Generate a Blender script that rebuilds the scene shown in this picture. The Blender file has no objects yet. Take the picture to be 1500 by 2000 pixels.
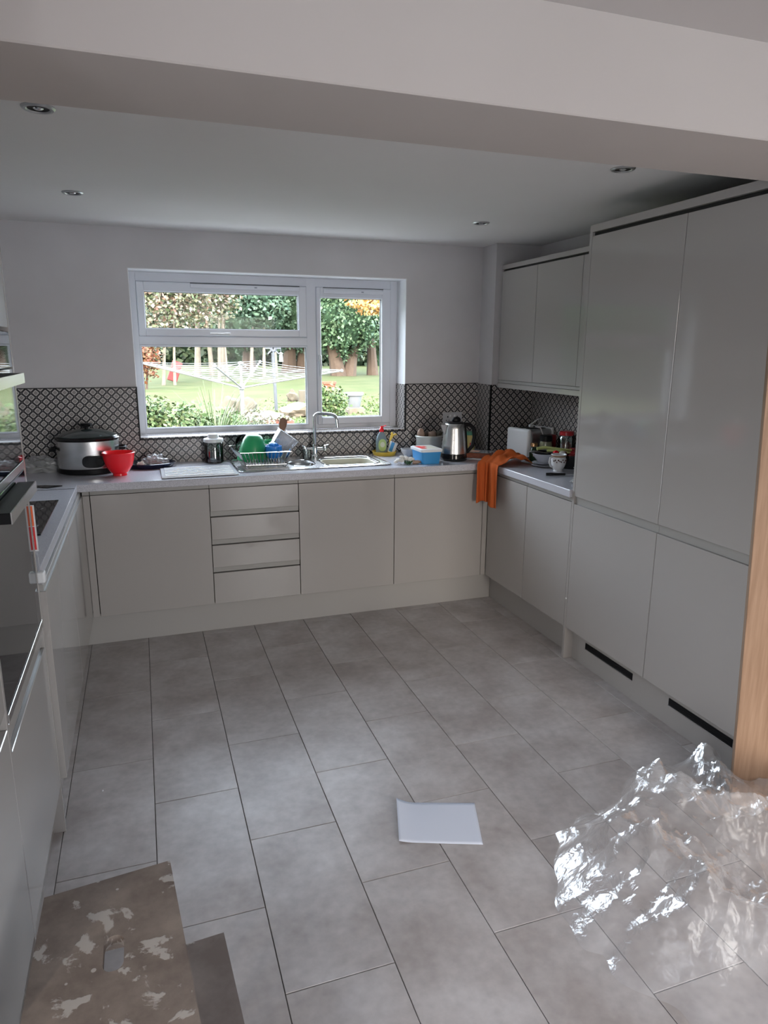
import bpy, bmesh, math, random
from mathutils import Vector, Matrix, noise
PI = math.pi
S = bpy.context.scene
COL = S.collection

# ------------------------------------------------------------------ camera
CAMLOC = Vector((0.2923, -4.439, 1.5967))
ya, pi_, ro = math.radians(19.105), math.radians(-13.2175), math.radians(0.2885)
fw = Vector((math.sin(ya)*math.cos(pi_), math.cos(ya)*math.cos(pi_), math.sin(pi_)))
r0 = Vector((math.cos(ya), -math.sin(ya), 0)); u0 = r0.cross(fw)
cr = r0*math.cos(ro)+u0*math.sin(ro); cu = -r0*math.sin(ro)+u0*math.cos(ro)
cd = bpy.data.cameras.new('camera'); cam = bpy.data.objects.new('camera', cd); COL.objects.link(cam)
M = Matrix((cr, cu, -fw)).transposed().to_4x4(); M.translation = CAMLOC
cam.matrix_world = M
cd.sensor_fit = 'VERTICAL'; cd.sensor_height = 24.0; cd.lens = 24.0*1355.35/2000
cd.clip_start = 0.02; cd.clip_end = 300
S.camera = cam

# ------------------------------------------------------------------ light
w = bpy.data.worlds.new('world'); S.world = w; w.use_nodes = True
nt = w.node_tree; nt.nodes.clear()
sky = nt.nodes.new('ShaderNodeTexSky'); sky.sky_type = 'NISHITA'; sky.sun_disc = False
sky.sun_elevation = math.radians(35); sky.sun_rotation = math.radians(200); sky.dust_density = 4.0; sky.air_density = 1.2
mixc = nt.nodes.new('ShaderNodeMixRGB'); mixc.inputs[0].default_value = 0.55
mixc.inputs[2].default_value = (2.5, 2.65, 2.9, 1)
bg = nt.nodes.new('ShaderNodeBackground'); bg.inputs[1].default_value = 7.6
wo = nt.nodes.new('ShaderNodeOutputWorld')
skm = nt.nodes.new('ShaderNodeMixRGB'); skm.blend_type = 'MULTIPLY'; skm.inputs[0].default_value = 1
skm.inputs[2].default_value = (0.35, 0.35, 0.35, 1)
nt.links.new(sky.outputs[0], skm.inputs[1]); nt.links.new(skm.outputs[0], mixc.inputs[1])
nt.links.new(mixc.outputs[0], bg.inputs[0]); nt.links.new(bg.outputs[0], wo.inputs[0])

def area(name, loc, direction, sx, sy, power, color, portal=False):
    l = bpy.data.lights.new(name, 'AREA'); l.shape = 'RECTANGLE'; l.size = sx; l.size_y = sy
    l.energy = power; l.color = color
    if portal: l.cycles.is_portal = True
    o = bpy.data.objects.new(name, l); COL.objects.link(o); o.location = loc
    o.rotation_euler = Vector(direction).to_track_quat('-Z', 'Y').to_euler()
    return o
SUN = bpy.data.lights.new('sun', 'SUN'); SUN.energy = 3.8; SUN.angle = math.radians(12); SUN.color = (1.0, 0.95, 0.86)
so = bpy.data.objects.new('sun', SUN); COL.objects.link(so)
so.rotation_euler = Vector((0.80, -0.13, -0.58)).to_track_quat('-Z', 'Y').to_euler()
area('kitchen_window_portal', (1.12, 0.27, 1.55), (0, -1, 0), 1.75, 1.05, 1, (1, 1, 1), True)
area('rear_window_portal', (1.95, -7.02, 1.2), (0, 1, 0), 1.1, 1.8, 1, (1, 1, 1), True)
area('side_opening_portal', (-0.68, -4.7, 1.05), (1, 0, 0), 0.6, 2.1, 1, (1, 1, 1), True)  # unseen side opening, added to light the right-hand units and floor
S.view_settings.view_transform = 'Standard'; S.view_settings.look = 'None'
S.view_settings.exposure = 0.22; S.view_settings.gamma = 1.0; S.view_settings.use_curve_mapping = False
S.cycles.max_bounces = 10; S.cycles.diffuse_bounces = 5; S.cycles.glossy_bounces = 5
S.cycles.transmission_bounces = 8; S.cycles.transparent_max_bounces = 24
S.cycles.caustics_reflective = False; S.cycles.caustics_refractive = False
S.cycles.sample_clamp_indirect = 3.0

# ------------------------------------------------------------------ materials
def mat(name, color, rough=0.5, metal=0.0, spec=0.5, trans=0.0, ior=1.45, bump=None, mottle=None, coat=0.0, alpha=1.0, aniso=0.0):
    m = bpy.data.materials.new(name); m.use_nodes = True
    n = m.node_tree.nodes; l = m.node_tree.links; b = n['Principled BSDF']
    b.inputs['Base Color'].default_value = (*color, 1); b.inputs['Roughness'].default_value = rough
    b.inputs['Metallic'].default_value = metal; b.inputs['Specular IOR Level'].default_value = spec
    b.inputs['Transmission Weight'].default_value = trans; b.inputs['IOR'].default_value = ior
    b.inputs['Coat Weight'].default_value = coat; b.inputs['Alpha'].default_value = alpha
    b.inputs['Anisotropic'].default_value = aniso
    tc = n.new('ShaderNodeTexCoord')
    if mottle:   # (scale, colour2, contrast)
        nz = n.new('ShaderNodeTexNoise'); nz.inputs['Scale'].default_value = mottle[0]; nz.inputs['Detail'].default_value = 6
        cr_ = n.new('ShaderNodeValToRGB'); cr_.color_ramp.elements[0].position = 0.5-mottle[2]; cr_.color_ramp.elements[1].position = 0.5+mottle[2]
        cr_.color_ramp.elements[0].color = (*color, 1); cr_.color_ramp.elements[1].color = (*mottle[1], 1)
        l.new(tc.outputs['Object'], nz.inputs['Vector']); l.new(nz.outputs['Fac'], cr_.inputs[0]); l.new(cr_.outputs[0], b.inputs['Base Color'])
    if bump:     # (scale, strength)
        nb = n.new('ShaderNodeTexNoise'); nb.inputs['Scale'].default_value = bump[0]; nb.inputs['Detail'].default_value = 4
        bp = n.new('ShaderNodeBump'); bp.inputs['Strength'].default_value = bump[1]; bp.inputs['Distance'].default_value = 0.01
        l.new(tc.outputs['Object'], nb.inputs['Vector']); l.new(nb.outputs['Fac'], bp.inputs['Height']); l.new(bp.outputs[0], b.inputs['Normal'])
    return m

def island_mat(name, cols, rough=0.6, trans=0.0):
    cols = [tuple(a*0.215 for a in c) for c in cols]
    m = bpy.data.materials.new(name); m.use_nodes = True
    n = m.node_tree.nodes; l = m.node_tree.links; b = n['Principled BSDF']
    g = n.new('ShaderNodeNewGeometry'); r = n.new('ShaderNodeValToRGB')
    e = r.color_ramp.elements; e[0].color = (*cols[0], 1); e[1].color = (*cols[-1], 1)
    for i, c in enumerate(cols[1:-1]):
        k = e.new((i+1)/(len(cols)-1)); k.color = (*c, 1)
    l.new(g.outputs['Random Per Island'], r.inputs[0]); l.new(r.outputs[0], b.inputs['Base Color'])
    b.inputs['Roughness'].default_value = rough; b.inputs['Specular IOR Level'].default_value = 0.3
    return m

MT = {}
MT['plaster'] = mat('skimmed_plaster', (0.51, 0.495, 0.495), 0.9, spec=0.15, mottle=(1.6, (0.61, 0.595, 0.60), 0.22), bump=(9, 0.05))
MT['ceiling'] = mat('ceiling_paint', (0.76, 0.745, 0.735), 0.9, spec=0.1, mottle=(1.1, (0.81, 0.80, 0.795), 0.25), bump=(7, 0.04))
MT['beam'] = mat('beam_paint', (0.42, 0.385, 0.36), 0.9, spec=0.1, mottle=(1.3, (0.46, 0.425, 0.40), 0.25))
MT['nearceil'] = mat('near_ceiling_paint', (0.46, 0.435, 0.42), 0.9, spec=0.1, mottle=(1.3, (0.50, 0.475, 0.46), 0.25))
MT['white_paint'] = mat('white_gloss_paint', (0.80, 0.81, 0.83), 0.35, spec=0.4)
MT['gloss'] = mat('gloss_greige_door', (0.37, 0.35, 0.335), 0.07, spec=0.5, bump=(1.5, 0.010))
MT['carcass'] = mat('shaded_carcass_edge', (0.06, 0.057, 0.052), 0.5, spec=0.3)  # carcass colour darkened to stand in for shade in the door gaps
MT['rail'] = mat('greige_profile_rail', (0.32, 0.31, 0.295), 0.3, spec=0.4)
MT['plinth'] = mat('matt_greige_plinth', (0.37, 0.355, 0.34), 0.45, spec=0.3)
MT['dark'] = mat('dark_gap', (0.012, 0.012, 0.012), 0.6)
MT['upvc'] = mat('white_upvc', (0.66, 0.68, 0.73), 0.28, spec=0.45)
MT['rubber'] = mat('black_gasket', (0.02, 0.02, 0.02), 0.6)
MT['steel'] = mat('brushed_steel', (0.62, 0.62, 0.62), 0.26, metal=1.0, aniso=0.4)
MT['satin'] = mat('satin_steel', (0.55, 0.56, 0.57), 0.38, metal=1.0)
MT['chrome'] = mat('chrome', (0.78, 0.79, 0.80), 0.07, metal=1.0)
MT['blackglass'] = mat('black_oven_glass', (0.010, 0.013, 0.018), 0.03, spec=0.5)
MT['hobglass'] = mat('black_hob_glass', (0.012, 0.012, 0.014), 0.06, spec=0.5)
MT['black'] = mat('black_plastic', (0.007, 0.007, 0.008), 0.42, spec=0.2)
MT['postout'] = mat('dimmed_grey_metal', (0.035, 0.04, 0.05), 0.5)  # darker copy of the grey metal, dimmed against the bright garden light
MT['hobring'] = mat('hob_zone_print', (0.022, 0.022, 0.024), 0.2)
MT['blackgloss'] = mat('black_gloss', (0.01, 0.01, 0.011), 0.12)
MT['red'] = mat('red_plastic', (0.80, 0.012, 0.022), 0.22, spec=0.5)
MT['green'] = mat('green_plastic', (0.03, 0.33, 0.13), 0.30)
MT['blue'] = mat('blue_plastic', (0.02, 0.22, 0.66), 0.30)
MT['tubblue'] = mat('tub_blue_plastic', (0.035, 0.23, 0.50), 0.35)
MT['white'] = mat('white_plastic', (0.72, 0.73, 0.74), 0.30)
MT['cream'] = mat('cream_composite', (0.62, 0.60, 0.50), 0.4)
MT['ceramic'] = mat('glazed_ceramic', (0.70, 0.70, 0.71), 0.10)
MT['greyware'] = mat('grey_glazed_ceramic', (0.42, 0.43, 0.47), 0.18)
MT['yellow'] = mat('yellow_plastic', (0.72, 0.50, 0.07), 0.35)
MT['wooddark'] = mat('dark_wood', (0.13, 0.05, 0.022), 0.5, mottle=(20, (0.20, 0.08, 0.035), 0.2))
MT['orange'] = mat('orange_cotton', (0.54, 0.125, 0.035), 0.9, spec=0.1, bump=(350, 0.15), mottle=(6, (0.46, 0.10, 0.028), 0.3))
MT['paper'] = mat('paper_sheet', (0.66, 0.70, 0.80), 0.7, spec=0.2)
MT['towelwhite'] = mat('crumpled_white', (0.68, 0.66, 0.62), 0.8)
MT['label'] = mat('printed_label', (0.62, 0.66, 0.55), 0.5)
MT['orangeprint'] = mat('orange_print', (0.72, 0.13, 0.04), 0.5)
MT['redprint'] = mat('red_print', (0.62, 0.03, 0.03), 0.5)
MT['darkliquid'] = mat('dark_contents', (0.008, 0.006, 0.006), 0.15)
MT['meat'] = mat('brown_red_contents', (0.20, 0.045, 0.022), 0.35, mottle=(30, (0.30, 0.09, 0.045), 0.2))
MT['brass'] = mat('brass_lid', (0.70, 0.42, 0.22), 0.25, metal=1.0)
MT['darkred'] = mat('dark_red', (0.16, 0.01, 0.012), 0.3)
MT['celery'] = mat('pale_green_stalk', (0.50, 0.55, 0.22), 0.5)
MT['potato'] = mat('brown_skin', (0.23, 0.15, 0.11), 0.7, mottle=(25, (0.30, 0.21, 0.16), 0.2))
MT['terracotta'] = mat('terracotta', (0.117, 0.039, 0.022), 0.8)
MT['stonecream'] = mat('pale_limestone', (0.055, 0.047, 0.034), 0.9, mottle=(9, (0.050, 0.042, 0.030), 0.25), bump=(12, 0.6))
MT['stonebrown'] = mat('brown_stone', (0.073, 0.059, 0.042), 0.9, mottle=(7, (0.112, 0.092, 0.070), 0.25), bump=(12, 0.6))
MT['bark'] = mat('bark', (0.037, 0.024, 0.017), 0.95, mottle=(8, (0.056, 0.039, 0.028), 0.25), bump=(14, 0.8))
MT['palebark'] = mat('pale_bark', (0.145, 0.126, 0.100), 0.9, mottle=(7, (0.098, 0.081, 0.064), 0.25))
MT['outer'] = mat('outside_render', (0.6, 0.58, 0.54), 0.9)
MT['airer'] = mat('airer_aluminium', (0.104, 0.107, 0.110), 0.4)
MT['airerline'] = mat('airer_line', (0.134, 0.142, 0.144), 0.5)
MT['post'] = mat('grey_painted_metal', (0.22, 0.25, 0.30), 0.45)
MT['glazed'] = mat('white_glazed_pot', (0.110, 0.115, 0.124), 0.3)
MT['redpaint'] = mat('red_painted_metal', (0.140, 0.014, 0.014), 0.5)
MT['cable'] = mat('white_cable', (0.60, 0.60, 0.60), 0.4)
MT['soil'] = mat('soil', (0.05, 0.035, 0.02), 0.95)

def film_mat(name, tint, base, gloss_rough=0.06, bump=None, milk=0.0, fs=1.0):
    m = bpy.data.materials.new(name); m.use_nodes = True
    n = m.node_tree.nodes; l = m.node_tree.links; n.clear()
    out = n.new('ShaderNodeOutputMaterial'); tr = n.new('ShaderNodeBsdfTransparent'); tr.inputs[0].default_value = (*tint, 1)
    gl = n.new('ShaderNodeBsdfGlossy'); gl.inputs['Roughness'].default_value = gloss_rough; gl.inputs['Color'].default_value = (1, 1, 1, 1)
    fr = n.new('ShaderNodeFresnel'); fr.inputs[0].default_value = 1.5
    add = n.new('ShaderNodeMath'); add.operation = 'MULTIPLY_ADD'; add.inputs[1].default_value = fs; add.inputs[2].default_value = base
    mx = n.new('ShaderNodeMixShader'); cl = n.new('ShaderNodeClamp')
    l.new(fr.outputs[0], add.inputs[0]); l.new(add.outputs[0], cl.inputs[0]); l.new(cl.outputs[0], mx.inputs[0])
    src = tr.outputs[0]
    if milk:
        df = n.new('ShaderNodeBsdfDiffuse'); df.inputs[0].default_value = (0.8, 0.8, 0.82, 1)
        m2 = n.new('ShaderNodeMixShader'); m2.inputs[0].default_value = milk
        l.new(tr.outputs[0], m2.inputs[1]); l.new(df.outputs[0], m2.inputs[2]); src = m2.outputs[0]
    l.new(src, mx.inputs[1]); l.new(gl.outputs[0], mx.inputs[2]); l.new(mx.outputs[0], out.inputs[0])
    if bump:
        tc = n.new('ShaderNodeTexCoord'); nb = n.new('ShaderNodeTexNoise'); nb.inputs['Scale'].default_value = bump[0]; nb.inputs['Detail'].default_value = 5
        nb.inputs['Distortion'].default_value = 0.6
        bp = n.new('ShaderNodeBump'); bp.inputs['Strength'].default_value = bump[1]; bp.inputs['Distance'].default_value = 0.02
        l.new(tc.outputs['Object'], nb.inputs['Vector']); l.new(nb.outputs[0], bp.inputs['Height'])
        l.new(bp.outputs[0], gl.inputs['Normal']); l.new(bp.outputs[0], fr.inputs['Normal'])
    return m
MT['glass'] = film_mat('window_glass', (0.97, 0.985, 0.98), 0.0, 0.0, fs=0.07)
MT['clearglass'] = film_mat('clear_glassware', (0.86, 0.90, 0.90), 0.05, 0.02)
MT['clearplastic'] = film_mat('clear_plastic_tub', (0.85, 0.87, 0.90), 0.05, 0.1, milk=0.25)
MT['film'] = film_mat('clear_polythene', (0.98, 0.98, 0.985), 0.0, 0.24, bump=(26, 0.35), milk=0.10, fs=0.42)
MT['bag'] = film_mat('crinkled_food_bag', (0.80, 0.80, 0.83), 0.10, 0.12, bump=(60, 0.9), milk=0.35)
MT['softbag'] = film_mat('grey_translucent_bag', (0.7, 0.72, 0.72), 0.04, 0.3, bump=(40, 0.6), milk=0.25)
MT['glassboard'] = mat('glare_white_glass', (0.80, 0.82, 0.85), 0.05, spec=0.8, coat=0.5)  # white base stands in for bright window glare on the glass

def tile_material():
    m = bpy.data.materials.new('geometric_patterned_tile'); m.use_nodes = True
    n = m.node_tree.nodes; l = m.node_tree.links; b = n['Principled BSDF']
    tc = n.new('ShaderNodeTexCoord'); g = n.new('ShaderNodeNewGeometry')
    sp = n.new('ShaderNodeSeparateXYZ'); sn = n.new('ShaderNodeSeparateXYZ')
    l.new(tc.outputs['Object'], sp.inputs[0]); l.new(g.outputs['True Normal'], sn.inputs[0])
    def math_(op, a, bb=None, c=None):
        k = n.new('ShaderNodeMath'); k.operation = op
        for i, v in enumerate((a, bb, c)):
            if v is None: continue
            if isinstance(v, (int, float)): k.inputs[i].default_value = v
            else: l.new(v, k.inputs[i])
        return k.outputs[0]
    def sel(a, bb, f):   # f? bb : a
        return math_('ADD', math_('MULTIPLY', a, math_('SUBTRACT', 1, f)), math_('MULTIPLY', bb, f))
    nx = math_('GREATER_THAN', math_('ABSOLUTE', sn.outputs[0]), 0.5)
    nz = math_('GREATER_THAN', math_('ABSOLUTE', sn.outputs[2]), 0.5)
    U = sel(sp.outputs[0], sp.outputs[1], nx); V = sel(sp.outputs[2], sp.outputs[1], nz)
    P = 0.0503
    def fold(c, off):    # distance to nearest lattice centre, 0..0.5
        t = math_('DIVIDE', math_('SUBTRACT', c, off), P)
        return math_('ABSOLUTE', math_('SUBTRACT', math_('FRACT', math_('ADD', t, 100.5)), 0.5))
    a = fold(U, 0.227); c = fold(V, 1.343)
    # second lattice is shifted by half: distance in the L1 sense to the nearest of both
    d1 = math_('ADD', a, c)
    d = math_('MINIMUM', d1, math_('SUBTRACT', 1.0, d1))        # 0 centre .. 0.5 line
    mxx = math_('MAXIMUM', math_('MINIMUM', a, math_('SUBTRACT', 0.5, a)), 0)
    # node dots sit where one coordinate is 0 and the other 0.5
    da = math_('MINIMUM', math_('ADD', math_('ABSOLUTE', a), math_('ABSOLUTE', math_('SUBTRACT', c, 0.5))),
               math_('ADD', math_('ABSOLUTE', math_('SUBTRACT', a, 0.5)), math_('ABSOLUTE', c)))
    ch1 = math_('MAXIMUM', a, c); ch2 = math_('MAXIMUM', math_('SUBTRACT', 0.5, a), math_('SUBTRACT', 0.5, c))
    ch = math_('MINIMUM', ch1, ch2)                              # rounded diamond corners
    line = math_('GREATER_THAN', d, 0.375)
    corner = math_('GREATER_THAN', math_('SUBTRACT', 0.5, math_('ABSOLUTE', math_('SUBTRACT', da, 0.0))), 0.320)
    dot = math_('LESS_THAN', da, 0.062)
    inner = math_('LESS_THAN', d, 0.235)
    core = math_('LESS_THAN', d, 0.05)
    def mixc(f, c1, c2):
        k = n.new('ShaderNodeMixRGB'); l.new(f, k.inputs[0])
        for i, v in ((1, c1), (2, c2)):
            if isinstance(v, tuple): k.inputs[i].default_value = (*v, 1)
            else: l.new(v, k.inputs[i])
        return k.outputs[0]
    nzt = n.new('ShaderNodeTexNoise'); nzt.inputs['Scale'].default_value = 35
    l.new(tc.outputs['Object'], nzt.inputs['Vector'])
    x = mixc(inner, (0.52, 0.49, 0.47), (0.25, 0.23, 0.22))
    x = mixc(core, x, (0.30, 0.28, 0.265))
    x = mixc(corner, x, (0.012, 0.010, 0.014)); x = mixc(line, x, (0.012, 0.010, 0.014)); x = mixc(dot, x, (0.32, 0.30, 0.29))
    l.new(x, b.inputs['Base Color']); b.inputs['Roughness'].default_value = 0.32
    return m
MT['tile'] = tile_material()

def worktop_material():
    m = mat('sparkle_grey_worktop', (0.50, 0.50, 0.545), 0.14, spec=0.5)
    n = m.node_tree.nodes; l = m.node_tree.links; b = n['Principled BSDF']
    tc = n.new('ShaderNodeTexCoord'); v = n.new('ShaderNodeTexNoise'); v.inputs['Scale'].default_value = 420; v.inputs['Detail'].default_value = 2
    r = n.new('ShaderNodeValToRGB'); r.color_ramp.elements[0].position = 0.40; r.color_ramp.elements[1].position = 0.62
    r.color_ramp.elements[0].color = (0.40, 0.40, 0.44, 1); r.color_ramp.elements[1].color = (0.60, 0.60, 0.65, 1)
    l.new(tc.outputs['Object'], v.inputs['Vector']); l.new(v.outputs['Fac'], r.inputs[0]); l.new(r.outputs[0], b.inputs['Base Color'])
    return m
MT['worktop'] = worktop_material()

def floor_material():
    m = mat('stone_effect_vinyl', (0.3, 0.28, 0.27), 0.36, spec=0.4)
    n = m.node_tree.nodes; l = m.node_tree.links; b = n['Principled BSDF']
    tc = n.new('ShaderNodeTexCoord'); g = n.new('ShaderNodeObjectInfo')
    ad = n.new('ShaderNodeVectorMath'); ad.operation = 'ADD'
    sc = n.new('ShaderNodeVectorMath'); sc.operation = 'SCALE'; sc.inputs['Scale'].default_value = 3.7
    l.new(g.outputs['Location'], sc.inputs[0]); l.new(tc.outputs['Object'], ad.inputs[0]); l.new(sc.outputs[0], ad.inputs[1])
    nz = n.new('ShaderNodeTexNoise'); nz.inputs['Scale'].default_value = 4.2; nz.inputs['Detail'].default_value = 7; nz.inputs['Roughness'].default_value = 0.55
    n2 = n.new('ShaderNodeTexNoise'); n2.inputs['Scale'].default_value = 30; n2.inputs['Detail'].default_value = 4
    l.new(ad.outputs[0], nz.inputs['Vector']); l.new(ad.outputs[0], n2.inputs['Vector'])
    r = n.new('ShaderNodeValToRGB'); e = r.color_ramp.elements; e[0].position = 0.36; e[1].position = 0.66
    e[0].color = (0.36, 0.325, 0.31, 1); e[1].color = (0.50, 0.475, 0.47, 1)
    mx = n.new('ShaderNodeMixRGB'); mx.blend_type = 'OVERLAY'; mx.inputs[0].default_value = 0.22
    l.new(nz.outputs['Fac'], r.inputs[0]); l.new(r.outputs[0], mx.inputs[1]); l.new(n2.outputs['Fac'], mx.inputs[2]); l.new(mx.outputs[0], b.inputs['Base Color'])
    bp = n.new('ShaderNodeBump'); bp.inputs['Strength'].default_value = 0.06; bp.inputs['Distance'].default_value = 0.005
    l.new(n2.outputs['Fac'], bp.inputs['Height']); l.new(bp.outputs[0], b.inputs['Normal'])
    return m
MT['floor'] = floor_material()
MT['grout'] = mat('dark_joint', (0.06, 0.055, 0.05), 0.9)

def oak_material():
    m = mat('light_oak', (0.5, 0.3, 0.16), 0.5, spec=0.3)
    n = m.node_tree.nodes; l = m.node_tree.links; b = n['Principled BSDF']
    tc = n.new('ShaderNodeTexCoord'); mp = n.new('ShaderNodeMapping'); mp.inputs['Scale'].default_value = (30, 30, 1.4)
    nz = n.new('ShaderNodeTexNoise'); nz.inputs['Scale'].default_value = 2.5; nz.inputs['Detail'].default_value = 6
    r = n.new('ShaderNodeValToRGB'); e = r.color_ramp.elements; e[0].position = 0.3; e[1].position = 0.7
    e[0].color = (0.25, 0.155, 0.10, 1); e[1].color = (0.35, 0.23, 0.155, 1)
    l.new(tc.outputs['Object'], mp.inputs[0]); l.new(mp.outputs[0], nz.inputs['Vector']); l.new(nz.outputs['Fac'], r.inputs[0]); l.new(r.outputs[0], b.inputs['Base Color'])
    return m
MT['oak'] = oak_material()

def splatter_wood(name, c1, c2, amount, smears):
    m = mat(name, c1, 0.8, spec=0.2)
    n = m.node_tree.nodes; l = m.node_tree.links; b = n['Principled BSDF']
    tc = n.new('ShaderNodeTexCoord')
    nz = n.new('ShaderNodeTexNoise'); nz.inputs['Scale'].default_value = 7; nz.inputs['Detail'].default_value = 8; nz.inputs['Roughness'].default_value = 0.65
    r = n.new('ShaderNodeValToRGB'); e = r.color_ramp.elements; e[0].position = 0.35; e[1].position = 0.66
    e[0].color = (*c1, 1); e[1].color = (*c2, 1)
    l.new(tc.outputs['Object'], nz.inputs['Vector']); l.new(nz.outputs['Fac'], r.inputs[0])
    sp = n.new('ShaderNodeTexNoise'); sp.inputs['Scale'].default_value = 8.5; sp.inputs['Detail'].default_value = 7; sp.inputs['Distortion'].default_value = 0.35; sp.inputs['Roughness'].default_value = 0.58
    s2 = n.new('ShaderNodeValToRGB'); s2.color_ramp.elements[0].position = amount; s2.color_ramp.elements[1].position = amount+0.02
    mp = n.new('ShaderNodeMapping'); mp.inputs['Location'].default_value = smears
    l.new(tc.outputs['Object'], mp.inputs[0]); l.new(mp.outputs[0], sp.inputs['Vector']); l.new(sp.outputs['Fac'], s2.inputs[0])
    vo = n.new('ShaderNodeTexVoronoi'); vo.inputs['Scale'].default_value = 26
    lt = n.new('ShaderNodeMath'); lt.operation = 'LESS_THAN'; lt.inputs[1].default_value = 0.13
    vm = n.new('ShaderNodeTexVoronoi'); vm.inputs['Scale'].default_value = 26; 
    gt = n.new('ShaderNodeMath'); gt.operation = 'GREATER_THAN'; gt.inputs[1].default_value = 0.74
    se = n.new('ShaderNodeSeparateXYZ'); ml = n.new('ShaderNodeMath'); ml.operation = 'MULTIPLY'
    l.new(tc.outputs['Object'], vo.inputs['Vector']); l.new(vo.outputs['Distance'], lt.inputs[0])
    l.new(vo.outputs['Color'], se.inputs[0]); l.new(se.outputs[0], gt.inputs[0]); l.new(lt.outputs[0], ml.inputs[0]); l.new(gt.outputs[0], ml.inputs[1])
    mxm = n.new('ShaderNodeMath'); mxm.operation = 'MAXIMUM'; l.new(ml.outputs[0], mxm.inputs[0]); l.new(s2.outputs[0], mxm.inputs[1])
    mx = n.new('ShaderNodeMixRGB'); l.new(mxm.outputs[0], mx.inputs[0]); l.new(r.outputs[0], mx.inputs[1]); mx.inputs[2].default_value = (0.40, 0.37, 0.34, 1)
    l.new(mx.outputs[0], b.inputs['Base Color'])
    bp = n.new('ShaderNodeBump'); bp.inputs['Strength'].default_value = 0.4; bp.inputs['Distance'].default_value = 0.003
    l.new(mxm.outputs[0], bp.inputs['Height']); l.new(bp.outputs[0], b.inputs['Normal'])
    return m
MT['stepwood'] = splatter_wood('paint_splashed_board', (0.135, 0.108, 0.094), (0.255, 0.212, 0.180), 0.56, (3.3, 1.2, 0))
MT['stepwood2'] = splatter_wood('paint_spotted_board', (0.17, 0.14, 0.125), (0.25, 0.215, 0.195), 0.68, (0, 5, 0))

MT['conifer'] = island_mat('conifer_sprays', [(0.06, 0.15, 0.09), (0.13, 0.27, 0.14), (0.22, 0.40, 0.20), (0.34, 0.52, 0.30)])
MT['conifer2'] = island_mat('pale_conifer_sprays', [(0.09, 0.20, 0.13), (0.20, 0.38, 0.24), (0.34, 0.53, 0.36)])
MT['hedge'] = island_mat('dark_hedge_leaves', [(0.03, 0.07, 0.035), (0.08, 0.14, 0.07), (0.16, 0.22, 0.11)])
MT['autumn'] = island_mat('orange_autumn_leaves', [(1.3, 0.55, 0.14), (1.7, 0.95, 0.32), (1.6, 1.15, 0.5)])
MT['sparse'] = island_mat('thin_pale_leaves', [(0.22, 0.30, 0.14), (0.42, 0.52, 0.28), (0.70, 0.72, 0.50), (0.60, 0.60, 0.42), (0.62, 0.34, 0.26), (0.85, 0.84, 0.72)])
MT['shrub'] = island_mat('shrub_leaves', [(0.07, 0.16, 0.04), (0.16, 0.30, 0.08), (0.30, 0.42, 0.14), (0.45, 0.50, 0.22)])
MT['blade'] = island_mat('strap_leaves', [(0.12, 0.24, 0.08), (0.26, 0.40, 0.16), (0.48, 0.52, 0.28)])
MT['grassblade'] = island_mat('grass_blades', [(0.16, 0.30, 0.07), (0.26, 0.42, 0.11), (0.38, 0.50, 0.18)])
MT['lawn'] = mat('mown_lawn', (0.036, 0.048, 0.020), 0.9, spec=0.05, mottle=(1.6, (0.062, 0.066, 0.034), 0.25), bump=(30, 0.5))
MT['redleaf'] = island_mat('red_leaves', [(0.40, 0.08, 0.04), (0.58, 0.22, 0.10), (0.30, 0.20, 0.08)])

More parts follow.
